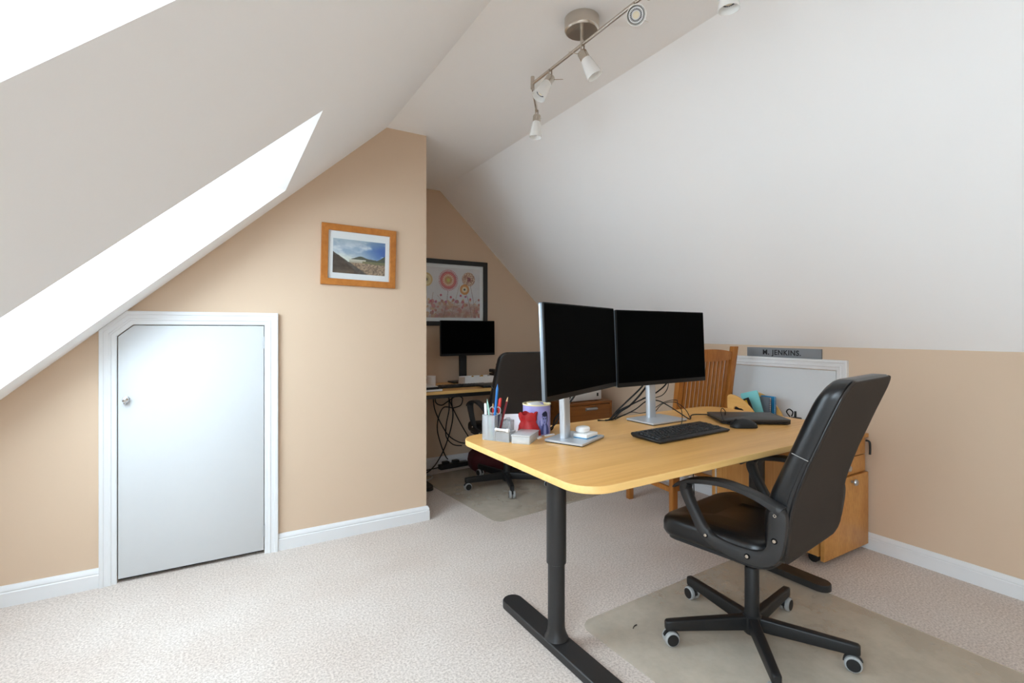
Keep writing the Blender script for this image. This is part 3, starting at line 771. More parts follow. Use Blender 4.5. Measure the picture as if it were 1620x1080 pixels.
make_monitor('computer_monitor', 'black monitor on silver stand behind the keyboard, in front of the slatted chair', (1.799, 1.684, DESK_Z), radians(2), 0.605, 0.342, 0.181, 'silver_paint', 2.5, 0.035, (-0.118, 0.118, -0.085, 0.085))
make_monitor('computer_monitor', 'small black monitor on black stand in the alcove below the flower print', (1.745, 3.74, DESK_Z), 0.0, 0.487, 0.285, 0.228, 'black_plastic', 1.0, 0.02, (-0.11, 0.11, -0.04, 0.09), back='black_plastic', face_y=-0.09, neck_w=0.065)

# ================================================================ keyboard
kb = thing('keyboard', 'black full-size keyboard on the large desk', 'keyboard', (1.648, 1.405, DESK_Z), radians(3))
KW, KD = 0.445, 0.150
MB().loft([[(x, y, z) for x, y, z in ((-KW / 2 + i, -KD / 2 + i, a), (KW / 2 - i, -KD / 2 + i, a), (KW / 2 - i, KD / 2 - i, b), (-KW / 2 + i, KD / 2 - i, b))] for i, a, b in ((0.006, 0.0, 0.004), (0.0, 0.006, 0.014), (0.0, 0.010, 0.021), (0.003, 0.012, 0.023))]).build('body', 'black_plastic', kb, bevel=0.002)
for x in (-0.19, 0.19): MB().box(x - 0.012, x + 0.012, KD / 2 - 0.02, KD / 2 - 0.012, 0, 0.012).build('foot', 'black_plastic', kb)
def ky(y): return 0.012 + (y + KD / 2) / KD * 0.011
KM = {}
def key(x, y, w):
    wk = round(w, 4)
    p = None
    if wk not in KM:
        h = 0.0075
        p = MB().loft([[(-w / 2, -h, 0), (w / 2, -h, 0), (w / 2, h, 0), (-w / 2, h, 0)], [(-w / 2 + 0.0018, -h + 0.0018, 0.0045), (w / 2 - 0.0018, -h + 0.0018, 0.0045), (w / 2 - 0.0018, h - 0.0014, 0.0045), (-w / 2 + 0.0018, h - 0.0014, 0.0045)]]).mesh('key', smooth=False)
        p.materials.append(MATS['key_black']); KM[wk] = p
    o = bpy.data.objects.new('key', KM[wk]); COL.objects.link(o); o.parent = kb
    o.location = (x, y, ky(y)); o.rotation_euler = (math.atan2(0.011, KD), 0, 0)
U = 0.0186
rows = [(0.058, [1] + [None, 1, 1, 1, 1, None, 1, 1, 1, 1, None, 1, 1, 1, 1]), (0.034, [1] * 13 + [2]), (0.0155, [1.5] + [1] * 12 + [1.5]), (-0.003, [1.75] + [1] * 11 + [2.25]), (-0.0215, [1.25] + [1] * 11 + [2.75]), (-0.040, [1.25] * 3 + [6.25] + [1.25] * 4)]
for y, ks in rows:
    x = -KW / 2 + 0.012
    for k in ks:
        if k is None: x += U * (2 / 3.0); continue
        key(x + k * U / 2, y - 0.004, k * U - 0.0026); x += k * U
xb = -KW / 2 + 0.012 + 15 * U + 0.006
for r in range(6):
    y = rows[r][0] - 0.004
    for c in range(3):
        if r == 3 or (r == 4 and c != 1): continue
        key(xb + (c + 0.5) * U, y, U - 0.0026)
xb += 3 * U + 0.006
for r in range(1, 6):
    for c in range(4):
        if c == 3 and r in (3, 5): continue
        if r == 5 and c == 0: key(xb + U, rows[r][0] - 0.004, 2 * U - 0.0026); continue
        if r == 5 and c == 1: continue
        key(xb + (c + 0.5) * U, rows[r][0] - 0.004, U - 0.0026)

# ================================================================ laptop and mouse
lp = thing('laptop', 'closed dark grey laptop behind the mouse on the large desk', 'laptop', (2.168, 1.462, DESK_Z), radians(-34))
lo = rrect(-0.155, 0.155, -0.108, 0.108, 0.012, 4)
MB().loft([[(x, y, z) for x, y in inset(lo, d)] for d, z in ((0.010, 0.002), (0.001, 0.006), (0, 0.013), (0.002, 0.0145))]).build('base', 'black_plastic', lp, ang=40)
MB().loft([[(x, y, z) for x, y in inset(lo, d)] for d, z in ((0.001, 0.0155), (0, 0.017), (0, 0.0235), (0.002, 0.025))]).build('lid', 'laptop_grey', lp, ang=40)
for x in (-0.12, 0.12):
    for y in (-0.08, 0.08): MB().lathe([(0.008, 0), (0.008, 0.004)], 10, (x, y, 0)).build('foot', 'black_plastic', lp)
MB().tube([(-0.05, 0.104, 0.0155), (0.05, 0.104, 0.0155)], 0.004, 8).build('hinge', 'black_plastic', lp)
ms = thing('mouse', 'black wired mouse in front of the closed laptop', 'mouse', (2.004, 1.368, DESK_Z), radians(-32))
rings = []
for u in [0.0, 0.06, 0.16, 0.3, 0.45, 0.6, 0.75, 0.88, 0.96, 1.0]:
    x = -0.058 + 0.116 * u
    hw = 0.031 * (max(0.0, 1 - (2 * u - 1) ** 4)) ** 0.5 * (0.93 + 0.07 * cos(2 * pi * u)) + 0.004
    hh = 0.036 * (max(0.0, sin(pi * (0.08 + 0.86 * u)))) ** 0.7 + 0.002
    rings.append([(x, hw * cos(radians(a)) * (1.0 if a % 180 else 1.0), 0.003 + hh * max(0, sin(radians(a))) ** 0.85) for a in range(0, 181, 15)] + [(x, -hw * 0.9, 0.0015), (x, hw * 0.9, 0.0015)])
MB().loft(rings).build('shell', 'black_plastic', ms, ang=60)
MB().at(Matrix.Translation((-0.034, 0, 0.030)) @ Matrix.Rotation(radians(90), 4, 'X')).lathe([(0.008, -0.0035), (0.009, -0.002), (0.009, 0.002), (0.008, 0.0035)], 16).build('scroll_wheel', 'black_plastic', ms)
MB().tube([(-0.056, 0.0, 0.01), (-0.075, 0.02, 0.02), (-0.075, 0.06, 0.055), (-0.055, 0.10, 0.070), (-0.035, 0.115, 0.055), (-0.028, 0.13, 0.034), (-0.02, 0.16, 0.032), (0.0, 0.20, 0.032), (0.02, 0.30, 0.006)], 0.0018, 6, 6).build('cable', 'cable_black', ms)

# ================================================================ cables on the large desk
def cable(name, label, pts, r=0.0028, material='cable_black', sub=7, group=None):
    return tag(MB().tube(pts, r, 7, sub).build(name, material), label, 'cable', group)
Z = DESK_Z + 0.003
cable('monitor_cable', 'thick black cable looping down from the right monitor to the desk', [(1.80, 1.735, 0.95), (1.77, 1.74, 0.87), (1.69, 1.77, 0.79), (1.645, 1.79, 0.745), (1.60, 1.80, Z), (1.55, 1.82, Z)], 0.004)
cable('monitor_cable', 'black cable bundle slanting down left of the right monitor neck', [(1.84, 1.74, 0.95), (1.80, 1.75, 0.86), (1.72, 1.77, 0.775), (1.66, 1.785, 0.74), (1.63, 1.80, Z + 0.003), (1.58, 1.80, Z)], 0.0045)
cable('monitor_cable', 'black cable curving right below the right monitor', [(1.93, 1.72, 0.93), (1.92, 1.73, 0.87), (1.86, 1.75, 0.82), (1.80, 1.76, 0.80), (1.72, 1.775, 0.77), (1.66, 1.79, 0.745), (1.62, 1.81, Z)], 0.0035)
cable('monitor_cable', 'thin black cable looping below the right monitor', [(1.885, 1.72, 0.925), (1.93, 1.73, 0.86), (1.90, 1.74, 0.81), (1.83, 1.76, 0.795), (1.79, 1.765, 0.80)], 0.002)
cable('keyboard_cable', 'thin black cable trailing from the keyboard round the right monitor foot', [(1.66, 1.485, Z + 0.010), (1.68, 1.51, Z), (1.78, 1.545, Z), (1.84, 1.57, Z), (1.875, 1.60, Z + 0.05), (1.90, 1.645, 0.775), (1.93, 1.68, 0.79), (1.90, 1.73, 0.775), (1.84, 1.76, 0.735), (1.78, 1.77, 0.725), (1.72, 1.77, 0.735), (1.65, 1.79, 0.715), (1.60, 1.805, Z)], 0.0018)
cable('laptop_cable', 'black cable running from the laptop to behind the right monitor', [(2.085, 1.595, 0.716), (2.05, 1.625, Z + 0.014), (2.0, 1.645, Z + 0.012), (1.955, 1.62, Z), (1.93, 1.66, 0.73), (1.90, 1.70, 0.76), (1.86, 1.73, 0.785), (1.80, 1.75, 0.785), (1.74, 1.77, 0.745), (1.64, 1.80, Z)], 0.0028)
cable('thin_cable', 'thin black wire arching over the desk right of the monitor foot', [(1.955, 1.615, Z + 0.003), (1.965, 1.655, 0.745), (1.945, 1.70, 0.775), (1.90, 1.74, 0.765), (1.86, 1.76, 0.72), (1.82, 1.78, Z)], 0.0018)
cable('monitor_cable', 'black cable behind the left monitor neck', [(1.30, 1.64, 0.93), (1.29, 1.66, 0.86), (1.25, 1.685, 0.80), (1.215, 1.70, 0.76), (1.23, 1.75, Z), (1.20, 1.81, Z)], 0.004, group=None)
cable('monitor_cable', 'thinner black cable beside the left monitor neck', [(1.265, 1.63, 0.92), (1.25, 1.65, 0.84), (1.22, 1.67, 0.78), (1.20, 1.68, 0.74), (1.19, 1.74, Z), (1.24, 1.82, Z)], 0.003)

# ================================================================ things at the left end of the large desk
# mesh organiser
og = thing('pen_holder', 'silver wire mesh desk organiser at the left corner of the large desk', 'pen holder', (0.894, 1.742, DESK_Z), radians(-58.8))
def tray(x0, x1, y0, y1, h, slope=0.0):
    m = MB()
    a, b = 0.0012, 0.0012
    m.box(x0, x1, y0, y0 + a, 0.001, h).box(x0, x1, y1 - a, y1, 0.001, h + slope).box(x0, x0 + a, y0, y1, 0.001, h).box(x1 - a, x1, y0, y1, 0.001, h).box(x0, x1, y0, y1, 0.0, 0.0015)
    m.build('mesh_tray', 'mesh_sheer', og, smooth=False)
    r = MB()
    for z in (0.0015, h):
        P = [(x0, y0, z), (x1, y0, z), (x1, y1, z), (x0, y1, z), (x0, y0, z)]
        for p, q in zip(P[:-1], P[1:]): r.tube([p, q], 0.0016, 6)
    for x, y in ((x0, y0), (x1, y0), (x1, y1), (x0, y1)): r.tube([(x, y, 0), (x, y, h)], 0.0014, 6)
    r.build('wire_rim', 'mesh_silver', og)
tray(0.0, 0.054, 0.0, 0.055, 0.098)
tray(0.056, 0.118, 0.0, 0.055, 0.038)
tray(0.056, 0.095, 0.0565, 0.085, 0.072)
R0 = Matrix.Translation((0.894, 1.742, DESK_Z)) @ Matrix.Rotation(radians(-58.8), 4, 'Z')
def writer(name, label, cat, bottom, top, r, body, tipc=None, tip2=None, cap=None):
    """bottom and top are given inside the organiser's own frame"""
    b, t_ = R0 @ Vector(bottom), R0 @ Vector(top)
    t = thing(name, label, cat, b)
    d = (t_ - b); L = d.length; d.normalize()
    t.rotation_euler = d.to_track_quat('Z', 'Y').to_euler()
    if tipc:
        MB().lathe([(r, 0), (r, L - 0.022)], 6).build('barrel', body, t, ang=30)
        MB().lathe([(r, L - 0.022), (r * 0.3, L - 0.005)], 12).build('sharpened_end', tipc, t)
        MB().lathe([(r * 0.3, L - 0.005), (0.0002, L)], 8).build('tip', tip2, t)
    else:
        MB().lathe([(r * 0.8, 0), (r, 0.004), (r, L * 0.62)], 14).build('barrel', body, t)
        MB().lathe([(r * 1.12, L * 0.62), (r * 1.12, L - 0.004), (r * 0.8, L)], 14).build('cap', cap, t)
        MB().box(-0.0018, 0.0018, r * 1.1, r * 1.6, L * 0.7, L * 0.97).build('clip', cap, t)
writer('pencil', 'long bright blue pencil standing tallest in the mesh organiser', 'pencil', (0.036, 0.020, 0.003), (0.062, 0.012, 0.222), 0.0052, 'pencil_blue', 'pencil_blue', 'pencil_blue')
writer('pencil', 'mint green pencil leaning in the mesh organiser', 'pencil', (0.040, 0.008, 0.003), (0.008, 0.022, 0.158), 0.0042, 'pencil_mint', 'pencil_mint', 'pencil_mint')
writer('pen', 'white pen with dark bands at the left of the mesh organiser', 'pen', (0.014, 0.010, 0.003), (0.004, 0.014, 0.142), 0.0045, 'pen_white', cap='pen_white')
writer('pencil', 'thin red pencil in the middle of the mesh organiser', 'pencil', (0.030, 0.034, 0.003), (0.036, 0.020, 0.147), 0.0038, 'pencil_red', 'pencil_tip', 'lead')
writer('pen', 'dark pen with a red cap in the mesh organiser', 'pen', (0.044, 0.030, 0.003), (0.062, 0.036, 0.164), 0.0048, 'pen_navy', cap='pencil_red')
writer('pencil', 'maroon pencil with sharpened end leaning right in the mesh organiser', 'pencil', (0.046, 0.042, 0.003), (0.088, 0.050, 0.172), 0.0042, 'pencil_maroon', 'pencil_tip', 'lead')
# scissors in the holder
b = R0 @ Vector((0.047, 0.018, 0.004))
sc_ = thing('scissors', 'small silver scissors standing in the mesh organiser', 'scissors', b, radians(-40))
for s in (-1, 1):
    ring = [(s * 0.012 + 0.010 * cos(radians(a)), 0.0, 0.112 + 0.014 * sin(radians(a))) for a in range(0, 361, 24)]
    MB().tube(ring, 0.0022, 6).build('handle', 'silver', sc_)
    MB().loft([[(s * x + a, s * 0.0012 + bb, z) for a, bb in ((-w, -0.0008), (w, -0.0008), (w, 0.0008), (-w, 0.0008))] for x, w, z in ((0.006, 0.003, 0.10), (0.0, 0.004, 0.06), (-0.001, 0.0015, 0.0))]).build('blade', 'chrome', sc_)
# white roll lying on the low tray
M = R0 @ Matrix.Translation((0.06, -0.002, 0.0465)) @ Matrix.Rotation(radians(90), 4, 'Y')
tag(MB().at(M).lathe([(0.0065, 0.0), (0.0075, 0.003), (0.0055, 0.006), (0.005, 0.048), (0.0075, 0.05), (0.0075, 0.06)], 14).build('marker', 'white_plastic'), 'white capped stick lying across the low mesh tray', 'marker')
# clear plastic case
cb = thing('plastic_case', 'frosted clear plastic case with lid beside the mesh organiser', 'box', (0.957, 1.624, DESK_Z), radians(-50))
MB().box(0, 0.072, 0, 0.122, 0.0, 0.028).build('case', 'clear_plastic', cb, bevel=0.002)
MB().box(-0.0015, 0.0735, -0.0015, 0.1235, 0.0285, 0.034).build('lid', 'clear_plastic', cb, bevel=0.0015)
MB().box(0.01, 0.062, 0.01, 0.11, 0.002, 0.012).build('contents', 'paper_white', cb)
# card with a heart outline
cd = thing('card', 'white card with a small heart outline leaning behind the mesh organiser', 'card', (1.078, 1.812, DESK_Z), radians(-22))
Mc = Matrix.Scale(1.2, 4) @ Matrix.Rotation(radians(-14), 4, 'X')
MB().at(Mc).box(-0.037, 0.037, -0.0008, 0.0008, 0.0, 0.062).build('sheet', 'paper_white', cd, smooth=False)
hp = []
for k in range(33):
    a = 2 * pi * k / 32
    hp.append((-0.018 + 0.00045 * 16 * sin(a) ** 3, -0.0012, 0.044 + 0.00045 * (13 * cos(a) - 5 * cos(2 * a) - 2 * cos(3 * a) - cos(4 * a))))
MB().at(Mc).tube(hp, 0.0006, 5).build('heart_outline', 'ink_black', cd)
# lilac tin with a printed portrait
tn = thing('storage_tin', 'round lilac tin printed with a dark-haired figure, holding small things', 'tin', (1.150, 1.742, DESK_Z))
TR, THt = 0.058, 0.122
MB().lathe([(TR - 0.001, 0.0), (TR, 0.002), (TR, THt)], 48, cap1=False).build('wall', 'lilac', tn)
MB().lathe([(TR - 0.002, THt), (TR - 0.002, 0.004), (0.001, 0.004)], 48, cap0=False).build('lining', 'tin_inside', tn)
MB().lathe([(TR - 0.0025, THt - 0.001), (TR + 0.0018, THt - 0.002), (TR + 0.0018, THt + 0.003), (TR - 0.0025, THt + 0.003)], 48, cap0=False, cap1=False).build('rim', 'paper_cream', tn)
def ell(u, v, cx, cy, rx, ry): return ((u - cx) / rx) ** 2 + ((v - cy) / ry) ** 2 < 1
def portrait(u, v):
    c = (160, 153, 208)
    if ell(u, v, 0.50, 0.06, 0.36, 0.40) : c = (70, 76, 132)
    if ell(u, v, 0.52, 0.12, 0.10, 0.28): c = (150, 156, 206)
    if ell(u, v, 0.20, 0.34, 0.09, 0.22): c = (120, 122, 182)
    if ell(u, v, 0.30, 0.50, 0.07, 0.16): c = (176, 176, 222)
    if ell(u, v, 0.54, 0.64, 0.21, 0.27): c = (34, 36, 66)
    if ell(u, v, 0.50, 0.58, 0.165, 0.21): c = (142, 146, 200)
    if ell(u, v, 0.52, 0.79, 0.20, 0.10): c = (30, 32, 58)
    if ell(u, v, 0.42, 0.62, 0.05, 0.025) or ell(u, v, 0.58, 0.62, 0.05, 0.025): c = (52, 54, 96)
    if ell(u, v, 0.49, 0.47, 0.06, 0.018): c = (74, 76, 130)
    return c
ncol, nrow = 56, 60
a0, a1 = radians(-122), radians(-56)
vs, fs, cs = [], [], []
for j in range(nrow + 1):
    for i in range(ncol + 1):
        u, v = i / ncol, j / nrow; a = a0 + (a1 - a0) * u
        vs.append(((TR + 0.0006) * cos(a), (TR + 0.0006) * sin(a), 0.004 + 0.104 * v)); cs.append(lin(portrait(u, v)))
for j in range(nrow):
    for i in range(ncol): fs.append((j * (ncol + 1) + i, j * (ncol + 1) + i + 1, (j + 1) * (ncol + 1) + i + 1, (j + 1) * (ncol + 1) + i))
me = bpy.data.meshes.new('printed_portrait'); me.from_pydata(vs, [], fs)
at = me.attributes.new('Col', 'FLOAT_COLOR', 'POINT'); at.data.foreach_set('color', [x for c in cs for x in (c[0], c[1], c[2], 1.0)])
me.materials.append(MATS['print_gloss']); me.polygons.foreach_set('use_smooth', [True] * len(me.polygons))
po = bpy.data.objects.new('printed_portrait', me); COL.objects.link(po); po.parent = tn
for nm, lab, mt, c, s, rz, rx in (('folded_note', 'white folded note sticking out of the lilac tin', 'paper_white', (1.140, 1.735, 0.818), (0.066, 0.034, 0.012), 20, 24), ('notebook', 'small purple booklet lying in the lilac tin', 'lilac', (1.165, 1.757, 0.812), (0.05, 0.04, 0.014), -30, 16), ('card', 'pale card tucked upright in the lilac tin', 'paper_cream', (1.122, 1.758, 0.806), (0.04, 0.004, 0.05), 35, 0), ('pink_card', 'pink paper slip lying in the lilac tin', 'red_cloth', (1.140, 1.716, 0.802), (0.04, 0.02, 0.008), 10, 12)):
    tag(MB().box(-s[0] / 2, s[0] / 2, -s[1] / 2, s[1] / 2, -s[2] / 2, s[2] / 2).build(nm, mt, bevel=0.001, loc=c, rot=(radians(rx), 0, radians(rz))), lab, 'paper')
# red cloth pouch
rp = thing('pouch', 'crumpled red gauze pouch in front of the lilac tin', 'pouch', (1.080, 1.698, DESK_Z), radians(-36))
rings = []
rnd = random.Random(3)
for z, r in ((0.0, 0.034), (0.006, 0.044), (0.025, 0.042), (0.045, 0.036), (0.060, 0.030), (0.07, 0.031), (0.084, 0.034), (0.095, 0.035)):
    ring = []
    for i in range(28):
        a = 2 * pi * i / 28
        q = r * (1 + 0.10 * sin(5 * a + z * 60) + 0.06 * rnd.uniform(-1, 1) + (0.07 * sin(9 * a) if z > 0.06 else 0))
        ring.append((q * 1.05 * cos(a), q * 0.62 * sin(a), z + (0.006 * sin(4 * a) if z > 0.09 else 0)))
    rings.append(ring)
MB().loft(rings, True, False).build('cloth', 'red_cloth', rp, ang=80)
rings2 = [[(x * 0.93, y * 0.93, z) for x, y, z in r] for r in rings[4:]]
MB().loft(rings2, True, False).build('lining', 'red_cloth', rp, ang=80)
MB().tube([(0.030 * cos(a), 0.019 * sin(a), 0.066) for a in [2 * pi * i / 20 for i in range(21)]], 0.002, 6).build('drawstring', 'red_cloth', rp)
# erasers
for lab, x, y, a, sx, sy in (('small white eraser at the corner of the plastic case', 1.098, 1.648, 30, 0.034, 0.018), ('thin white strip of paper before the lilac tin', 1.162, 1.664, 10, 0.05, 0.012)):
    tag(MB().box(-sx / 2, sx / 2, -sy / 2, sy / 2, 0, 0.006).build('eraser' if sx < 0.04 else 'paper_strip', 'paper_white', bevel=0.002, loc=(x, y, DESK_Z), rot=(0, 0, radians(a))), lab, 'eraser' if sx < 0.04 else 'paper')
# note block and earbud case on the left monitor's foot
nb = thing('note_block', 'white note block lying on the left monitor foot', 'note block', (1.246, 1.536, DESK_Z + 0.0115), radians(20))
MB().box(-0.042, 0.042, -0.030, 0.030, 0.0, 0.003).build('backing', 'notebook_blue', nb)
MB().box(-0.042, 0.042, -0.030, 0.030, 0.003, 0.016).build('sheets', 'paper_white', nb, bevel=0.001)
eb = thing('earbud_case', 'glossy white rounded earbud case on the note block', 'case', (1.240, 1.546, DESK_Z + 0.0275), radians(10))
rings = []
for z, k in ((0.0, 0.55), (0.002, 0.8), (0.006, 0.95), (0.011, 1.0), (0.0145, 0.985)): rings.append([(x * k, y * k, z) for x, y in rrect(-0.031, 0.031, -0.0225, 0.0225, 0.021, 8)])
MB().loft(rings).build('body', 'white_plastic', eb, ang=60)
rings = []
for z, k in ((0.015, 0.985), (0.019, 0.95), (0.0225, 0.82), (0.0245, 0.55), (0.025, 0.2)): rings.append([(x * k, y * k, z) for x, y in rrect(-0.031, 0.031, -0.0225, 0.0225, 0.021, 8)])
MB().loft(rings).build('lid', 'white_plastic', eb, ang=60)
MB().at(Matrix.Translation((0.027, -0.010, 0.012)) @ Matrix.Rotation(radians(60), 4, 'Y')).lathe([(0.0022, 0), (0.0022, 0.0025)], 10).build('indicator', 'ink_black', eb)

# ================================================================ letter rack on the pedestal
rk = thing('letter_rack', 'pale wooden letter rack with arched ends on the drawer pedestal', 'letter rack', (0, 0, 0.60))
P = [(1.855, 0), (1.855, 0.145), (1.848, 0.155), (1.835, 0.16), (1.81, 0.157), (1.78, 0.148), (1.75, 0.131), (1.72, 0.108), (1.695, 0.083), (1.675, 0.055), (1.66, 0.025), (1.652, 0)]
HOLE = [(1.808, 0.066), (1.814, 0.076), (1.811, 0.088), (1.801, 0.094), (1.791, 0.092), (1.778, 0.086), (1.764, 0.086), (1.752, 0.080), (1.748, 0.071), (1.754, 0.064), (1.78, 0.060)]
def holed(x, hole):
    m = MB()
    th = 0.009
    if not hole: m.prism(P, x, x + th, 'x'); return m
    # panel with a cut-out: bridge outer and inner loops after resampling both to the same count
    def resamp(poly, n, start):
        q = poly + [poly[0]]; L = [0]
        for a, b in zip(q[:-1], q[1:]): L.append(L[-1] + math.hypot(b[0] - a[0], b[1] - a[1]))
        out = []
        for k in range(n):
            s = L[-1] * k / n
            for i in range(len(L) - 1):
                if L[i] <= s <= L[i + 1]:
                    t = (s - L[i]) / max(1e-9, L[i + 1] - L[i]); out.append((q[i][0] + (q[i + 1][0] - q[i][0]) * t, q[i][1] + (q[i + 1][1] - q[i][1]) * t)); break
        c = (1.785, 0.076)
        j = min(range(n), key=lambda i: abs(math.atan2(out[i][1] - c[1], out[i][0] - c[0]) - start))
        return out[j:] + out[:j]
    def orient(p): return p if sum(a[0] * b[1] - b[0] * a[1] for a, b in zip(p, p[1:] + p[:1])) > 0 else p[::-1]
    A = resamp(orient(P), 48, 0.0); B = resamp(orient(HOLE), 48, 0.0)
    R = [[(x, y, z) for y, z in A], [(x + th, y, z) for y, z in A], [(x + th, y, z) for y, z in B], [(x, y, z) for y, z in B], [(x, y, z) for y, z in A]]
    return m.loft(R, False, False)
holed(2.565, True).build('end_panel', 'rack_wood', rk, ang=30)
holed(2.80, False).build('end_panel', 'rack_wood', rk, ang=30)
for y in (1.68, 1.74, 1.80, 1.84): MB().box(2.574, 2.80, y - 0.012, y + 0.012, 0.0, 0.008).build('floor_slat', 'rack_wood', rk, bevel=0.001)
RZ = 0.608
def leaning(name, label, cat, material, x, y0, y1, h, th, lean, parts=None):
    t = thing(name, label, cat, (x, 0, RZ))
    t.rotation_euler = (0, radians(lean), 0)
    MB().box(0, th, y0, y1, 0.0, h).build('cover', material, t, bevel=0.001)
    return t
f = thing('folder', 'turquoise folder leaning in the letter rack', 'folder', (2.70, 1.768, RZ)); f.rotation_euler = (radians(-17), 0, 0)
MB().box(0, 0.004, -0.06, 0.05, 0.0, 0.165).box(0.006, 0.009, -0.06, 0.05, 0.0, 0.16).build('cover', 'turquoise', f, bevel=0.0008)
MB().box(0.004, 0.006, -0.056, 0.046, 0.0, 0.156).build('sheets', 'paper_white', f)
bk = thing('booklet', 'black booklet with yellow patch tilted in the letter rack', 'book', (2.655, 1.80, RZ)); bk.rotation_euler = (radians(-24), 0, 0)
MB().box(0, 0.005, -0.07, 0.05, 0.0, 0.115).build('cover', 'ink_black', bk, bevel=0.0008)
MB().box(-0.001, 0.0, -0.055, -0.02, 0.06, 0.105).build('yellow_patch', 'book_yellow', bk)
def spiral(label, material, x, y0, y1, h, coil_mat):
    t = thing('spiral_notebook', label, 'notebook', (x, 0, RZ))
    MB().box(0, 0.0012, y0, y1, 0, h).box(0.0132, 0.0145, y0, y1, 0, h).build('cover', material, t, smooth=False)
    MB().box(0.0014, 0.013, y0 + 0.004, y1 - 0.002, 0.002, h - 0.002).build('pages', 'paper_white', t, smooth=False)
    for k in range(int(h / 0.0105)):
        z = 0.006 + k * 0.0105
        MB().tube([(0.00725 + 0.0095 * cos(a), y0 + 0.003 + 0.006 * sin(a), z) for a in [2 * pi * i / 10 for i in range(11)]], 0.0012, 5).build('coil', coil_mat, t)
spiral('grey spiral notebook standing in the letter rack', 'notebook_grey', 2.735, 1.70, 1.765, 0.135, 'ink_black')
spiral('blue spiral notebook standing behind the grey one in the letter rack', 'notebook_blue', 2.772, 1.695, 1.78, 0.138, 'notebook_blue')
# clips beside the rack
cl = thing('cable_tidy', 'small black clips and coiled lead beside the letter rack', 'clip', (2.74, 1.555, 0.60))
MB().box(-0.02, 0.02, -0.025, 0.02, 0.0, 0.052).build('block', 'black_plastic', cl, bevel=0.004)
MB().tube([(0, 0.03, 0.05), (0, 0.05, 0.075), (0, 0.035, 0.092), (0, 0.015, 0.078), (0, 0.022, 0.054)], 0.0035, 7, 5).build('loop', 'cable_black', cl)
MB().box(-0.004, 0.004, -0.004, 0.006, 0.05, 0.085).build('prong', 'black_plastic', cl, bevel=0.001)
# white flex under the desk
cable('white_cable', 'white flex hanging below the large desk near the pedestal', [(2.20, 1.66, 0.675), (2.205, 1.66, 0.60), (2.215, 1.665, 0.50), (2.215, 1.67, 0.40), (2.22, 1.67, 0.25), (2.25, 1.70, 0.05), (2.30, 1.75, 0.005)], 0.0045, 'cable_white')
cable('black_cable', 'black lead sagging below the back edge of the large desk', [(2.06, 1.80, 0.675), (2.12, 1.82, 0.60), (2.20, 1.85, 0.545), (2.30, 1.90, 0.50), (2.36, 1.93, 0.30), (2.40, 1.95, 0.006)], 0.003)
# ================================================================ framed pictures
def frame_things(t, w, h, fw, depth, fm, mount):
    """picture in the local xz plane, front towards -y, origin at the lower left corner on the wall"""
    for a, b in (((0, 0), (w, 0)), ((w, 0), (w, h)), ((w, h), (0, h)), ((0, h), (0, 0))):
        d = Vector((b[0] - a[0], b[1] - a[1])); L = d.length; d /= L; n = Vector((-d.y, d.x))
        def p(s, k): return (a[0] + d.x * s + n.x * k, a[1] + d.y * s + n.y * k)
        o = [p(0, 0), p(L, 0), p(L - fw, fw), p(fw, fw)]
        i2 = [p(0.002, 0.002), p(L - 0.002, 0.002), p(L - fw + 0.002, fw - 0.002), p(fw - 0.002, fw - 0.002)]
        MB().loft([[(x, 0, z) for x, z in o], [(x, -depth + 0.002, z) for x, z in o], [(x, -depth, z) for x, z in i2]]).build('frame_side', fm, t)
    MB().box(fw * 0.8, w - fw * 0.8, -0.004, 0, fw * 0.8, h - fw * 0.8).build('mount_board', 'mat_board', t, smooth=False)
def h2(i, j): 
    v = sin(i * 127.1 + j * 311.7) * 43758.5453
    return v - math.floor(v)
def vnoise(x, y):
    i, j = math.floor(x), math.floor(y); fx, fy = x - i, y - j
    fx, fy = fx * fx * (3 - 2 * fx), fy * fy * (3 - 2 * fy)
    return (h2(i, j) * (1 - fx) + h2(i + 1, j) * fx) * (1 - fy) + (h2(i, j + 1) * (1 - fx) + h2(i + 1, j + 1) * fx) * fy
def fbm(x, y): return 0.5 * vnoise(x, y) + 0.25 * vnoise(2 * x, 2 * y) + 0.15 * vnoise(4 * x, 4 * y) + 0.1 * vnoise(8 * x, 8 * y)
def mixc(a, b, t):
    t = max(0, min(1, t)); return tuple(x + (y - x) * t for x, y in zip(a, b))
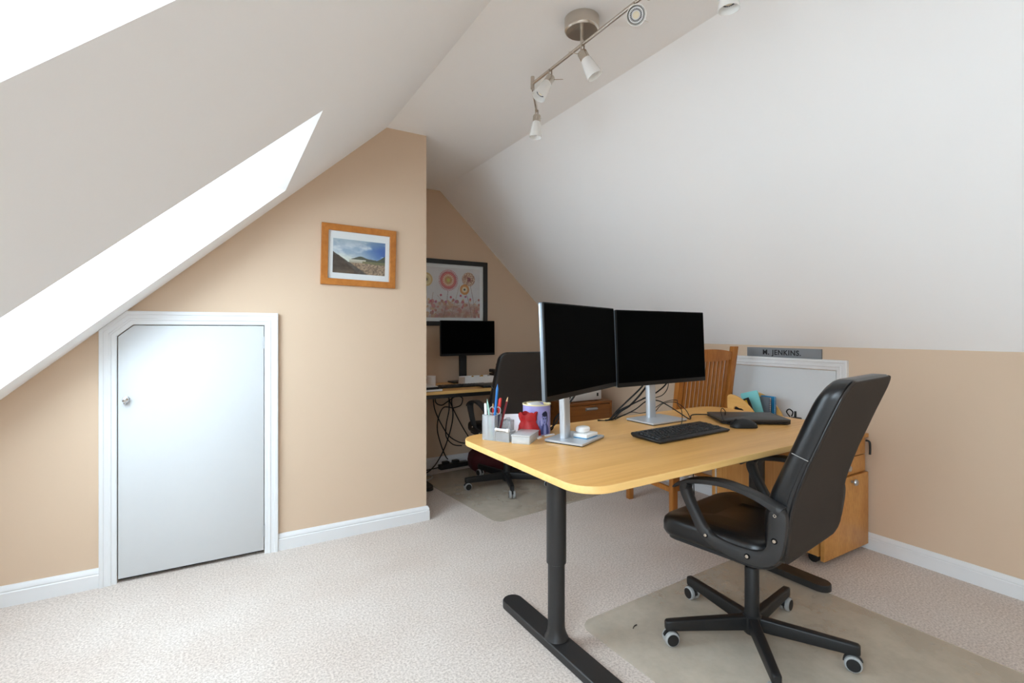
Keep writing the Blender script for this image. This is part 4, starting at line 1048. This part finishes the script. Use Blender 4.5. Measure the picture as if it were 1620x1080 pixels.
def landscape(u, v):
    n = fbm(u * 4 + v * 3, v * 5 - u * 1.5 + 3)
    blue = mixc((150, 172, 196), (28, 86, 168), (u - 0.45) * 2.2 - abs(v - 0.74) * 1.2)
    sky = mixc(blue, (214, 222, 228), (n - 0.42) * 4 + (0.75 - u) * 0.8 - (v - 0.45) * 0.9)
    if v > 0.75: sky = mixc(sky, (112, 138, 160), (v - 0.75) * 3 * (1 - 0.4 * n))
    sky = mixc(sky, (240, 238, 214), (0.62 - v) * 3 * max(0, 1 - 1.6 * abs(u - 0.15)) + 0.35 * max(0, 0.7 - v) * (1 - u))
    g = fbm(u * 22, v * 22)
    left = 0.62 - u * 0.95 + 0.03 * (fbm(u * 18, 1.3) - 0.5)              # dark bank on the left
    hill = 0.42 + 0.10 * math.exp(-((u - 0.52) / 0.13) ** 2) + 0.03 * math.exp(-((u - 0.75) / 0.1) ** 2) + 0.17 * max(0, u - 0.84) / 0.16 + 0.02 * fbm(u * 30, 0.2)
    field = 0.36 - 0.02 * u
    c = sky
    if v < hill and u > 0.34 - 0.0: c = mixc((34, 38, 30), (62, 72, 44), g * 1.2)
    if v < 0.43 and u < 0.62 and u > 0.3: c = mixc((206, 204, 190), (150, 140, 120), (0.43 - v) * 8)
    if v < field + 0.05 and u > 0.55: c = mixc((120, 116, 64), (84, 82, 48), g)
    if v < field - 0.02: c = mixc((176, 150, 122), (92, 70, 54), (fbm(u * 40, v * 26) - 0.3) * 2.2)
    if v < left: c = mixc((40, 34, 32), (92, 82, 76), g * 1.1)
    if v < 0.2 and u < 0.4: c = mixc(c, mixc((78, 66, 58), (120, 104, 88), g), min(1, (0.2 - v) * 6) * 0.7)
    return c
p1 = thing('framed_picture', 'oak framed landscape photograph on the gable wall', 'picture', (0.4625, YG, 1.381))
p1.rotation_euler = (0, radians(1.2), 0)
frame_things(p1, 0.406, 0.331, 0.035, 0.018, 'frame_oak', None)
picture_mesh('photograph', 120, 80, (0.061, -0.0045, 0.068), (0.286, 0, 0), (0, 0, 0.187), landscape, 'print_gloss', p1)
MB().box(0.033, 0.373, -0.007, -0.0062, 0.033, 0.298).build('glazing', 'picture_glass', p1, smooth=False)

FL = [(0.13, 0.745, 0.135, 'y'), (0.48, 0.75, 0.175, 'r'), (0.81, 0.785, 0.145, 'b'), (0.745, 0.575, 0.105, 'o')]
def flowers(u, v):
    x, y = u * 0.565 / 0.42, v                                   # same scale both ways
    c = mixc((226, 222, 222), (206, 204, 210), fbm(u * 6, v * 5))
    # scattered heads low down
    for k in range(90):
        fx, fy = h2(k, 1.7) * 1.345, 0.02 + h2(k, 5.2) ** 1.3 * 0.36
        r = 0.016 + 0.026 * h2(k, 9.1); d = math.hypot(x - fx, y - fy)
        if d < r:
            col = ((176, 62, 84), (190, 150, 110), (150, 60, 60), (206, 172, 130), (196, 96, 110))[k % 5]
            c = mixc(col, (236, 214, 190), 0.55 if (d / r * 3) % 1 < 0.35 else 0.0)
    if v < 0.32: c = mixc(c, mixc((196, 164, 128), (150, 86, 80), fbm(u * 20, v * 20)), 0.75 * max(0, fbm(u * 5, v * 9) - 0.32) * 3)
    # stems
    for (fu, fv, r, k), bx in zip(FL, (0.10, 0.40, 0.92, 0.86)):
        if v < fv:
            t = v / fv; sx = (bx + (fu - bx) * t + 0.02 * sin(3 * t)) * 1.345
            if abs(x - sx) < 0.0045: c = (120, 78, 70)
    for bx, tx, tv in ((0.60, 0.30, 0.45), (0.52, 0.66, 0.66), (0.70, 0.95, 0.36), (0.18, 0.24, 0.5)):
        if v < tv:
            sx = (bx + (tx - bx) * v / tv) * 1.345
            if abs(x - sx) < 0.0035: c = (150, 104, 80)
    for k in range(9):
        fx, fy = (0.2 + 0.08 * k) * 1.345, 0.30 + 0.16 * h2(k, 3.3)
        if math.hypot(x - fx, y - fy) < 0.024: c = ((186, 66, 92), (172, 84, 120))[k % 2]
    for fu, fv, r, k in FL:
        dx, dy = x - fu * 1.345, y - fv; d = math.hypot(dx, dy) / r; a = math.atan2(dy, dx)
        if k == 'r':
            if d < 1.22 and (d < 0.98 or sin(a * 38) > 0.2): c = (190, 52, 62)
            if d < 0.9: c = (214, 130, 120) if sin(a * 26 + d * 8) > 0 else (196, 66, 70)
            if d < 0.68: c = (232, 206, 176) if sin(a * 18) > -0.3 else (206, 120, 96)
            if d < 0.45: c = (206, 178, 92) if sin(a * 14) > 0 else (188, 96, 70)
            if d < 0.2: c = (196, 190, 90)
        elif k == 'y' and d < 1: c = (212, 178, 112) if d > 0.78 else ((226, 206, 150) if d > 0.5 else ((204, 186, 130) if d > 0.25 else (90, 76, 60)))
        elif k == 'b' and d < 1:
            c = (176, 130, 104)
            q = vnoise(x * 75, y * 75)
            if q > 0.55: c = (220, 196, 170)
            elif q < 0.3: c = (140, 84, 74)
            if d < 0.3 and abs(a) < 2.6: c = (130, 52, 58)
        elif k == 'o' and d < 1: c = (208, 138, 56) if d > 0.62 or (d > 0.5 and sin(a * 16) > 0) else ((232, 214, 180) if d > 0.22 else (60, 60, 50))
    return c
p2 = thing('framed_picture', 'black framed print of round red and yellow flowers in the alcove', 'picture', (1.315, YA, 1.172))
frame_things(p2, 0.70, 0.553, 0.037, 0.022, 'frame_black', None)
picture_mesh('flower_print', 240, 180, (0.065, -0.0045, 0.068), (0.565, 0, 0), (0, 0, 0.42), flowers, 'print_matt', p2)
MB().box(0.035, 0.665, -0.008, -0.0072, 0.035, 0.518).build('glazing', 'picture_glass', p2, smooth=False)

# ================================================================ name plate over the hatch
npl = thing('name_plate', 'grey name plate with black lettering on top of the hatch casing', 'sign', (XK, 1.951, 0.9705))
MB().box(-0.012, 0.0, -0.452, 0.0, 0.0, 0.056).build('plate', 'plaque_grey', npl, bevel=0.001)
fc = bpy.data.curves.new('lettering', 'FONT')
fc.body = 'M. JENKINS.'
fc.size = 0.042; fc.extrude = 0.0006; fc.offset = 0.0009; fc.space_character = 1.12; fc.space_word = 1.2
fo = bpy.data.objects.new('lettering_tmp', fc); COL.objects.link(fo)
bpy.context.view_layer.update()
me = bpy.data.meshes.new_from_object(fo.evaluated_get(bpy.context.evaluated_depsgraph_get()))
bpy.data.objects.remove(fo)
me.materials.clear(); me.materials.append(MATS['ink_black'])
lt = bpy.data.objects.new('lettering', me); COL.objects.link(lt); lt.parent = npl
xs = [v.co.x for v in me.vertices]; tw = max(xs) - min(xs)
lt.rotation_euler = (radians(90), 0, radians(-90))
lt.location = (-0.0128, -0.105, 0.0145); lt.scale = (0.232 / tw, 1.0, 1)

# ================================================================ ceiling spotlights
sp = thing('ceiling_spotlight', 'brushed nickel spotlight rail with white glass shades on the flat ceiling', 'light', (1.166, 1.46, ZC))
RZ0 = -0.096
MB().lathe([(0.0, -0.0475), (0.058, -0.0475), (0.0625, -0.044), (0.0645, -0.040), (0.0645, 0.0)], 40, cap0=False).build('ceiling_rose', 'nickel', sp, ang=30)
MB().tube([(0, 0, -0.047), (0, 0, RZ0)], 0.006, 12).build('stem', 'nickel', sp)
MB().tube([(0, -0.345, RZ0), (0, 0.345, RZ0)], 0.0065, 12).build('rail', 'nickel', sp)
for s in (-1, 1):
    MB().tube([(0, s * 0.338, RZ0 - 0.022), (0, s * 0.338, RZ0 + 0.03)], 0.0085, 14).build('pivot', 'nickel', sp)
    MB().tube([(0.0, s * 0.338, RZ0 - 0.014), (0.145, 0.524, RZ0 - 0.014) if s > 0 else (0.092, -0.572, RZ0 - 0.014)], 0.0065, 12).build('arm', 'nickel', sp)
def spot(x, y, d, rod):
    z = RZ0 - (0.014 if abs(y) > 0.4 else 0)
    jz = z - 0.036
    MB().tube([(x - 0.007, y, z), (x - 0.007, y, jz)], 0.0032, 8).tube([(x + 0.007, y, z), (x + 0.007, y, jz)], 0.0032, 8).tube([(x - 0.011, y, jz), (x + 0.011, y, jz)], 0.004, 8).build('bracket', 'nickel', sp)
    q = Vector(d).normalized().to_track_quat('Z', 'X')
    M = Matrix.Translation((x, y, jz)) @ q.to_matrix().to_4x4()
    hd = MB().at(M).lathe([(0.008, -0.012), (0.016, -0.009), (0.0185, -0.004), (0.0185, 0.022), (0.0175, 0.0235)], 24).build('lamp_cap', 'nickel', sp, ang=30)
    MB().at(M).lathe([(0.0175, 0.0225), (0.0205, 0.028), (0.0305, 0.098), (0.0285, 0.098), (0.0185, 0.030)], 32, cap0=False, cap1=False).build('glass_shade', 'opal_glass', hd)
    MB().at(M).lathe([(0.010, 0.03), (0.0225, 0.070), (0.023, 0.078), (0.0205, 0.079)], 28).build('bulb', 'white_plastic', hd)
    MB().at(M).lathe([(0.0105, 0.0792), (0.0105, 0.0804)], 20).build('led_lens', 'lamp_led', hd)
    g = MB()
    for k in range(24):
        a = 2 * pi * k / 24
        g.at(M @ Matrix.Rotation(a, 4, 'Z')).box(0.0135, 0.0185, -0.0011, 0.0011, 0.0786, 0.0802)
    g.build('cooling_slot', 'dark_gap', hd, smooth=False)
    rv = Vector(rod)
    MB().tube([(x, y, jz - 0.004), tuple(Vector((x, y, jz - 0.004)) + rv)], lambda t: 0.0022 if t < 0.3 else 0.0011, 6).build('toggle_rod', 'nickel', hd)
spot(0.0, 0.205, (-0.52, 0.12, -0.85), (0.045, -0.028, 0.0))
spot(0.0, -0.005, (0.37, -0.28, -0.88), (-0.044, 0.028, 0.012))
spot(0.0, -0.275, (-0.55, -0.62, -0.56), (0.03, -0.03, -0.03))
spot(0.137, 0.512, (-0.06, 0.03, -1.0), (0.02, -0.01, 0.0))
spot(0.088, -0.555, (0.05, 0.0, -1.0), (0.03, -0.03, 0.0))

# ================================================================ on the alcove desk
AZ = 0.70
bx = thing('gift_box', 'shallow white cardboard box below the alcove monitor', 'box', (1.80, 3.615, AZ), radians(2))
for a in (((-0.135, 0.135), (-0.055, -0.0525)), ((-0.135, 0.135), (0.0525, 0.055)), ((-0.135, -0.1325), (-0.055, 0.055)), ((0.1325, 0.135), (-0.055, 0.055))):
    MB().box(a[0][0], a[0][1], a[1][0], a[1][1], 0.0, 0.062).build('side', 'paper_white', bx, smooth=False)
MB().box(-0.132, 0.132, -0.052, 0.052, 0.0, 0.05).build('filling', 'dark_tray', bx, smooth=False)
MB().box(-0.1365, 0.1365, -0.0565, -0.055, 0.0, 0.022).box(-0.1365, -0.135, -0.0565, 0.0565, 0.0, 0.022).build('lid_edge', 'paper_white', bx, smooth=False)
for i, (x, y) in enumerate(((-0.05, -0.03), (0.02, -0.035), (0.05, 0.0))):
    tag(MB().lathe([(0.004, 0.0), (0.010, 0.004), (0.011, 0.009), (0.008, 0.015), (0.003, 0.018)], 14).build('ornament', 'gold_bead', loc=(1.80 + x, 3.615 + y, AZ + 0.0505)), ('gold bead at the left of the shallow white box', 'gold bead in the middle of the shallow white box', 'gold bead at the back of the shallow white box')[i], 'bead')
kb2 = thing('keyboard', 'slim black keyboard in front of the white box in the alcove', 'keyboard', (1.62, 3.475, AZ), radians(-2))
MB().box(-0.20, 0.20, -0.055, 0.055, 0.0, 0.014).build('body', 'black_plastic', kb2, bevel=0.003)
for r in range(4):
    for c in range(16): 
        k = bpy.data.objects.new('key', KM[sorted(KM)[0]]); COL.objects.link(k); k.parent = kb2
        k.location = (-0.18 + c * 0.024, -0.038 + r * 0.025, 0.014); k.scale = (1.25, 1.3, 0.7)
tb = thing('laptop', 'closed grey laptop at the front edge of the alcove desk', 'laptop', (1.86, 3.385, AZ), radians(-4))
MB().box(-0.15, 0.15, -0.095, 0.095, 0.002, 0.011).build('base', 'black_plastic', tb, bevel=0.002)
MB().box(-0.15, 0.15, -0.095, 0.095, 0.0115, 0.018).build('lid', 'laptop_grey', tb, bevel=0.002)
n1 = thing('notebook', 'black bound notebook at the left end of the alcove desk', 'notebook', (1.27, 3.38, AZ), radians(4))
MB().box(-0.09, 0.09, -0.105, 0.105, 0.0, 0.002).box(-0.09, 0.09, -0.105, 0.105, 0.016, 0.018).build('cover', 'ink_black', n1, smooth=False)
MB().box(-0.088, 0.087, -0.102, 0.102, 0.002, 0.016).build('pages', 'paper_white', n1, smooth=False)
n2 = thing('notepad', 'black covered pad lying on the bound notebook', 'notepad', (1.262, 3.40, AZ + 0.018), radians(-6))
MB().box(-0.09, 0.09, -0.10, 0.10, 0.0, 0.008).build('cover', 'ink_black', n2, bevel=0.001)
n3 = tag(MB().loft([[(x, y, 0.001 + 0.004 * (y + 0.1)) for x, y in rrect(-0.085, 0.085, -0.1, 0.1, 0.006, 3)], [(x, y, 0.004 + 0.02 * (y + 0.1)) for x, y in rrect(-0.085, 0.085, -0.1, 0.1, 0.006, 3)]]).build('papers', 'paper_white', loc=(1.255, 3.42, AZ + 0.026), rot=(0, 0, radians(8))), 'loose white papers on top of the notebook pile', 'paper')
mg = thing('mug', 'white mug at the back left of the alcove desk', 'mug', (1.41, 3.62, AZ))
MB().lathe([(0.030, 0.0), (0.034, 0.004), (0.036, 0.08), (0.033, 0.08), (0.031, 0.006), (0.001, 0.005)], 28).build('cup', 'white_plastic', mg, ang=40)
MB().tube([(-0.035, 0, 0.065), (-0.056, 0, 0.06), (-0.058, 0, 0.035), (-0.035, 0, 0.02)], 0.0045, 8, 5).build('handle', 'white_plastic', mg)
ph = thing('desk_phone', 'black desk telephone on the alcove desk beside the chair', 'telephone', (2.03, 3.61, AZ), radians(-6))
MB().loft([[(-0.075, -0.09, 0.0), (0.075, -0.09, 0.0), (0.075, 0.09, 0.0), (-0.075, 0.09, 0.0)], [(-0.075, -0.09, 0.02), (0.075, -0.09, 0.02), (0.075, 0.09, 0.075), (-0.075, 0.09, 0.075)]]).build('body', 'black_plastic', ph, bevel=0.004)
MB().box(-0.02, 0.06, 0.06, 0.075, 0.06, 0.15).build('display', 'black_plastic', ph, bevel=0.003)
MB().loft([[(x, y, z) for x, z in rrect(-0.078, -0.034, 0.05 + dz, 0.078 + dz, 0.008, 3)] for y, dz in ((-0.085, -0.015), (-0.05, 0.0), (0.04, 0.03), (0.085, 0.03))]).build('handset', 'black_plastic', ph, ang=40)

# ================================================================ on the alcove floor
bg_ = thing('bag', 'dark red fabric bag with a grey panel under the alcove desk', 'bag', (1.925, 3.60, 0.0), radians(-12))
rings = []
for z, k in ((0.004, 0.86), (0.02, 0.97), (0.07, 1.0), (0.12, 0.95), (0.15, 0.8), (0.16, 0.5)): rings.append([(x * k, y * k, z) for x, y in rrect(-0.185, 0.185, -0.14, 0.14, 0.09, 7)])
MB().loft(rings).build('body', 'maroon_fabric', bg_, ang=70)
rings = []
for z, k in ((0.128, 0.9), (0.150, 0.86), (0.164, 0.7), (0.168, 0.4)): rings.append([(0.03 + x * k, y * k - 0.02, z) for x, y in rrect(-0.14, 0.14, -0.12, 0.12, 0.08, 7)])
MB().loft(rings).build('grey_panel', 'grey_fabric', bg_, ang=70)
MB().tube([(-0.08, -0.12, 0.13), (-0.06, -0.145, 0.17), (0.06, -0.145, 0.17), (0.08, -0.12, 0.13)], 0.008, 8, 6).build('handle', 'maroon_fabric', bg_)
ps = thing('power_strip', 'black extension socket lying along the alcove baseboard', 'power strip', (1.665, 3.77, 0.0), radians(3))
MB().box(-0.13, 0.13, -0.028, 0.028, 0.0, 0.038).build('housing', 'black_plastic', ps, bevel=0.005)
for k in range(2):
    MB().box(-0.10 + k * 0.09, -0.045 + k * 0.09, -0.022, 0.022, 0.036, 0.060).build('plug', 'black_plastic', ps, bevel=0.005)
def acable(label, pts, r=0.0045): cable('desk_cable', label, pts, r, 'cable_black', 8)
acable('black cable hanging furthest left below the alcove desk', [(1.47, 3.72, 0.66), (1.475, 3.74, 0.58), (1.50, 3.76, 0.48), (1.56, 3.77, 0.36), (1.63, 3.78, 0.26), (1.72, 3.78, 0.20), (1.80, 3.78, 0.18)])
acable('black cable swinging in a low arc from the left of the alcove desk', [(1.48, 3.70, 0.66), (1.49, 3.73, 0.56), (1.55, 3.75, 0.525), (1.61, 3.76, 0.55), (1.68, 3.76, 0.585), (1.74, 3.76, 0.57), (1.73, 3.77, 0.51), (1.66, 3.77, 0.49)])
acable('black cable looping below the middle of the alcove desk', [(1.58, 3.71, 0.66), (1.61, 3.74, 0.58), (1.62, 3.76, 0.48), (1.60, 3.77, 0.36), (1.60, 3.77, 0.26), (1.66, 3.77, 0.19), (1.74, 3.77, 0.17)])
acable('black cable dropping straight towards the alcove power strip', [(1.64, 3.71, 0.66), (1.64, 3.75, 0.55), (1.66, 3.77, 0.44), (1.64, 3.77, 0.32), (1.58, 3.76, 0.17), (1.50, 3.74, 0.06), (1.42, 3.72, 0.008), (1.34, 3.70, 0.006)], 0.005)
acable('black cable crossing diagonally to the right below the alcove desk', [(1.585, 3.72, 0.66), (1.62, 3.75, 0.56), (1.68, 3.76, 0.44), (1.75, 3.77, 0.32), (1.80, 3.77, 0.24)])
acable('black cable curling from the loop down to the alcove floor', [(1.66, 3.78, 0.49), (1.58, 3.78, 0.50), (1.54, 3.79, 0.42), (1.53, 3.79, 0.32), (1.56, 3.79, 0.20), (1.60, 3.79, 0.10), (1.62, 3.78, 0.07)])
acable('thin black lead running along the alcove floor', [(1.36, 3.76, 0.006), (1.44, 3.78, 0.006), (1.535, 3.775, 0.015)], 0.004)
cable('grey_cable', 'pale grey cable coil on the alcove floor by the wall corner', [(1.33, 3.52, 0.006), (1.385, 3.55, 0.006), (1.41, 3.61, 0.006), (1.38, 3.66, 0.008), (1.33, 3.67, 0.006)], 0.006, 'cable_grey')
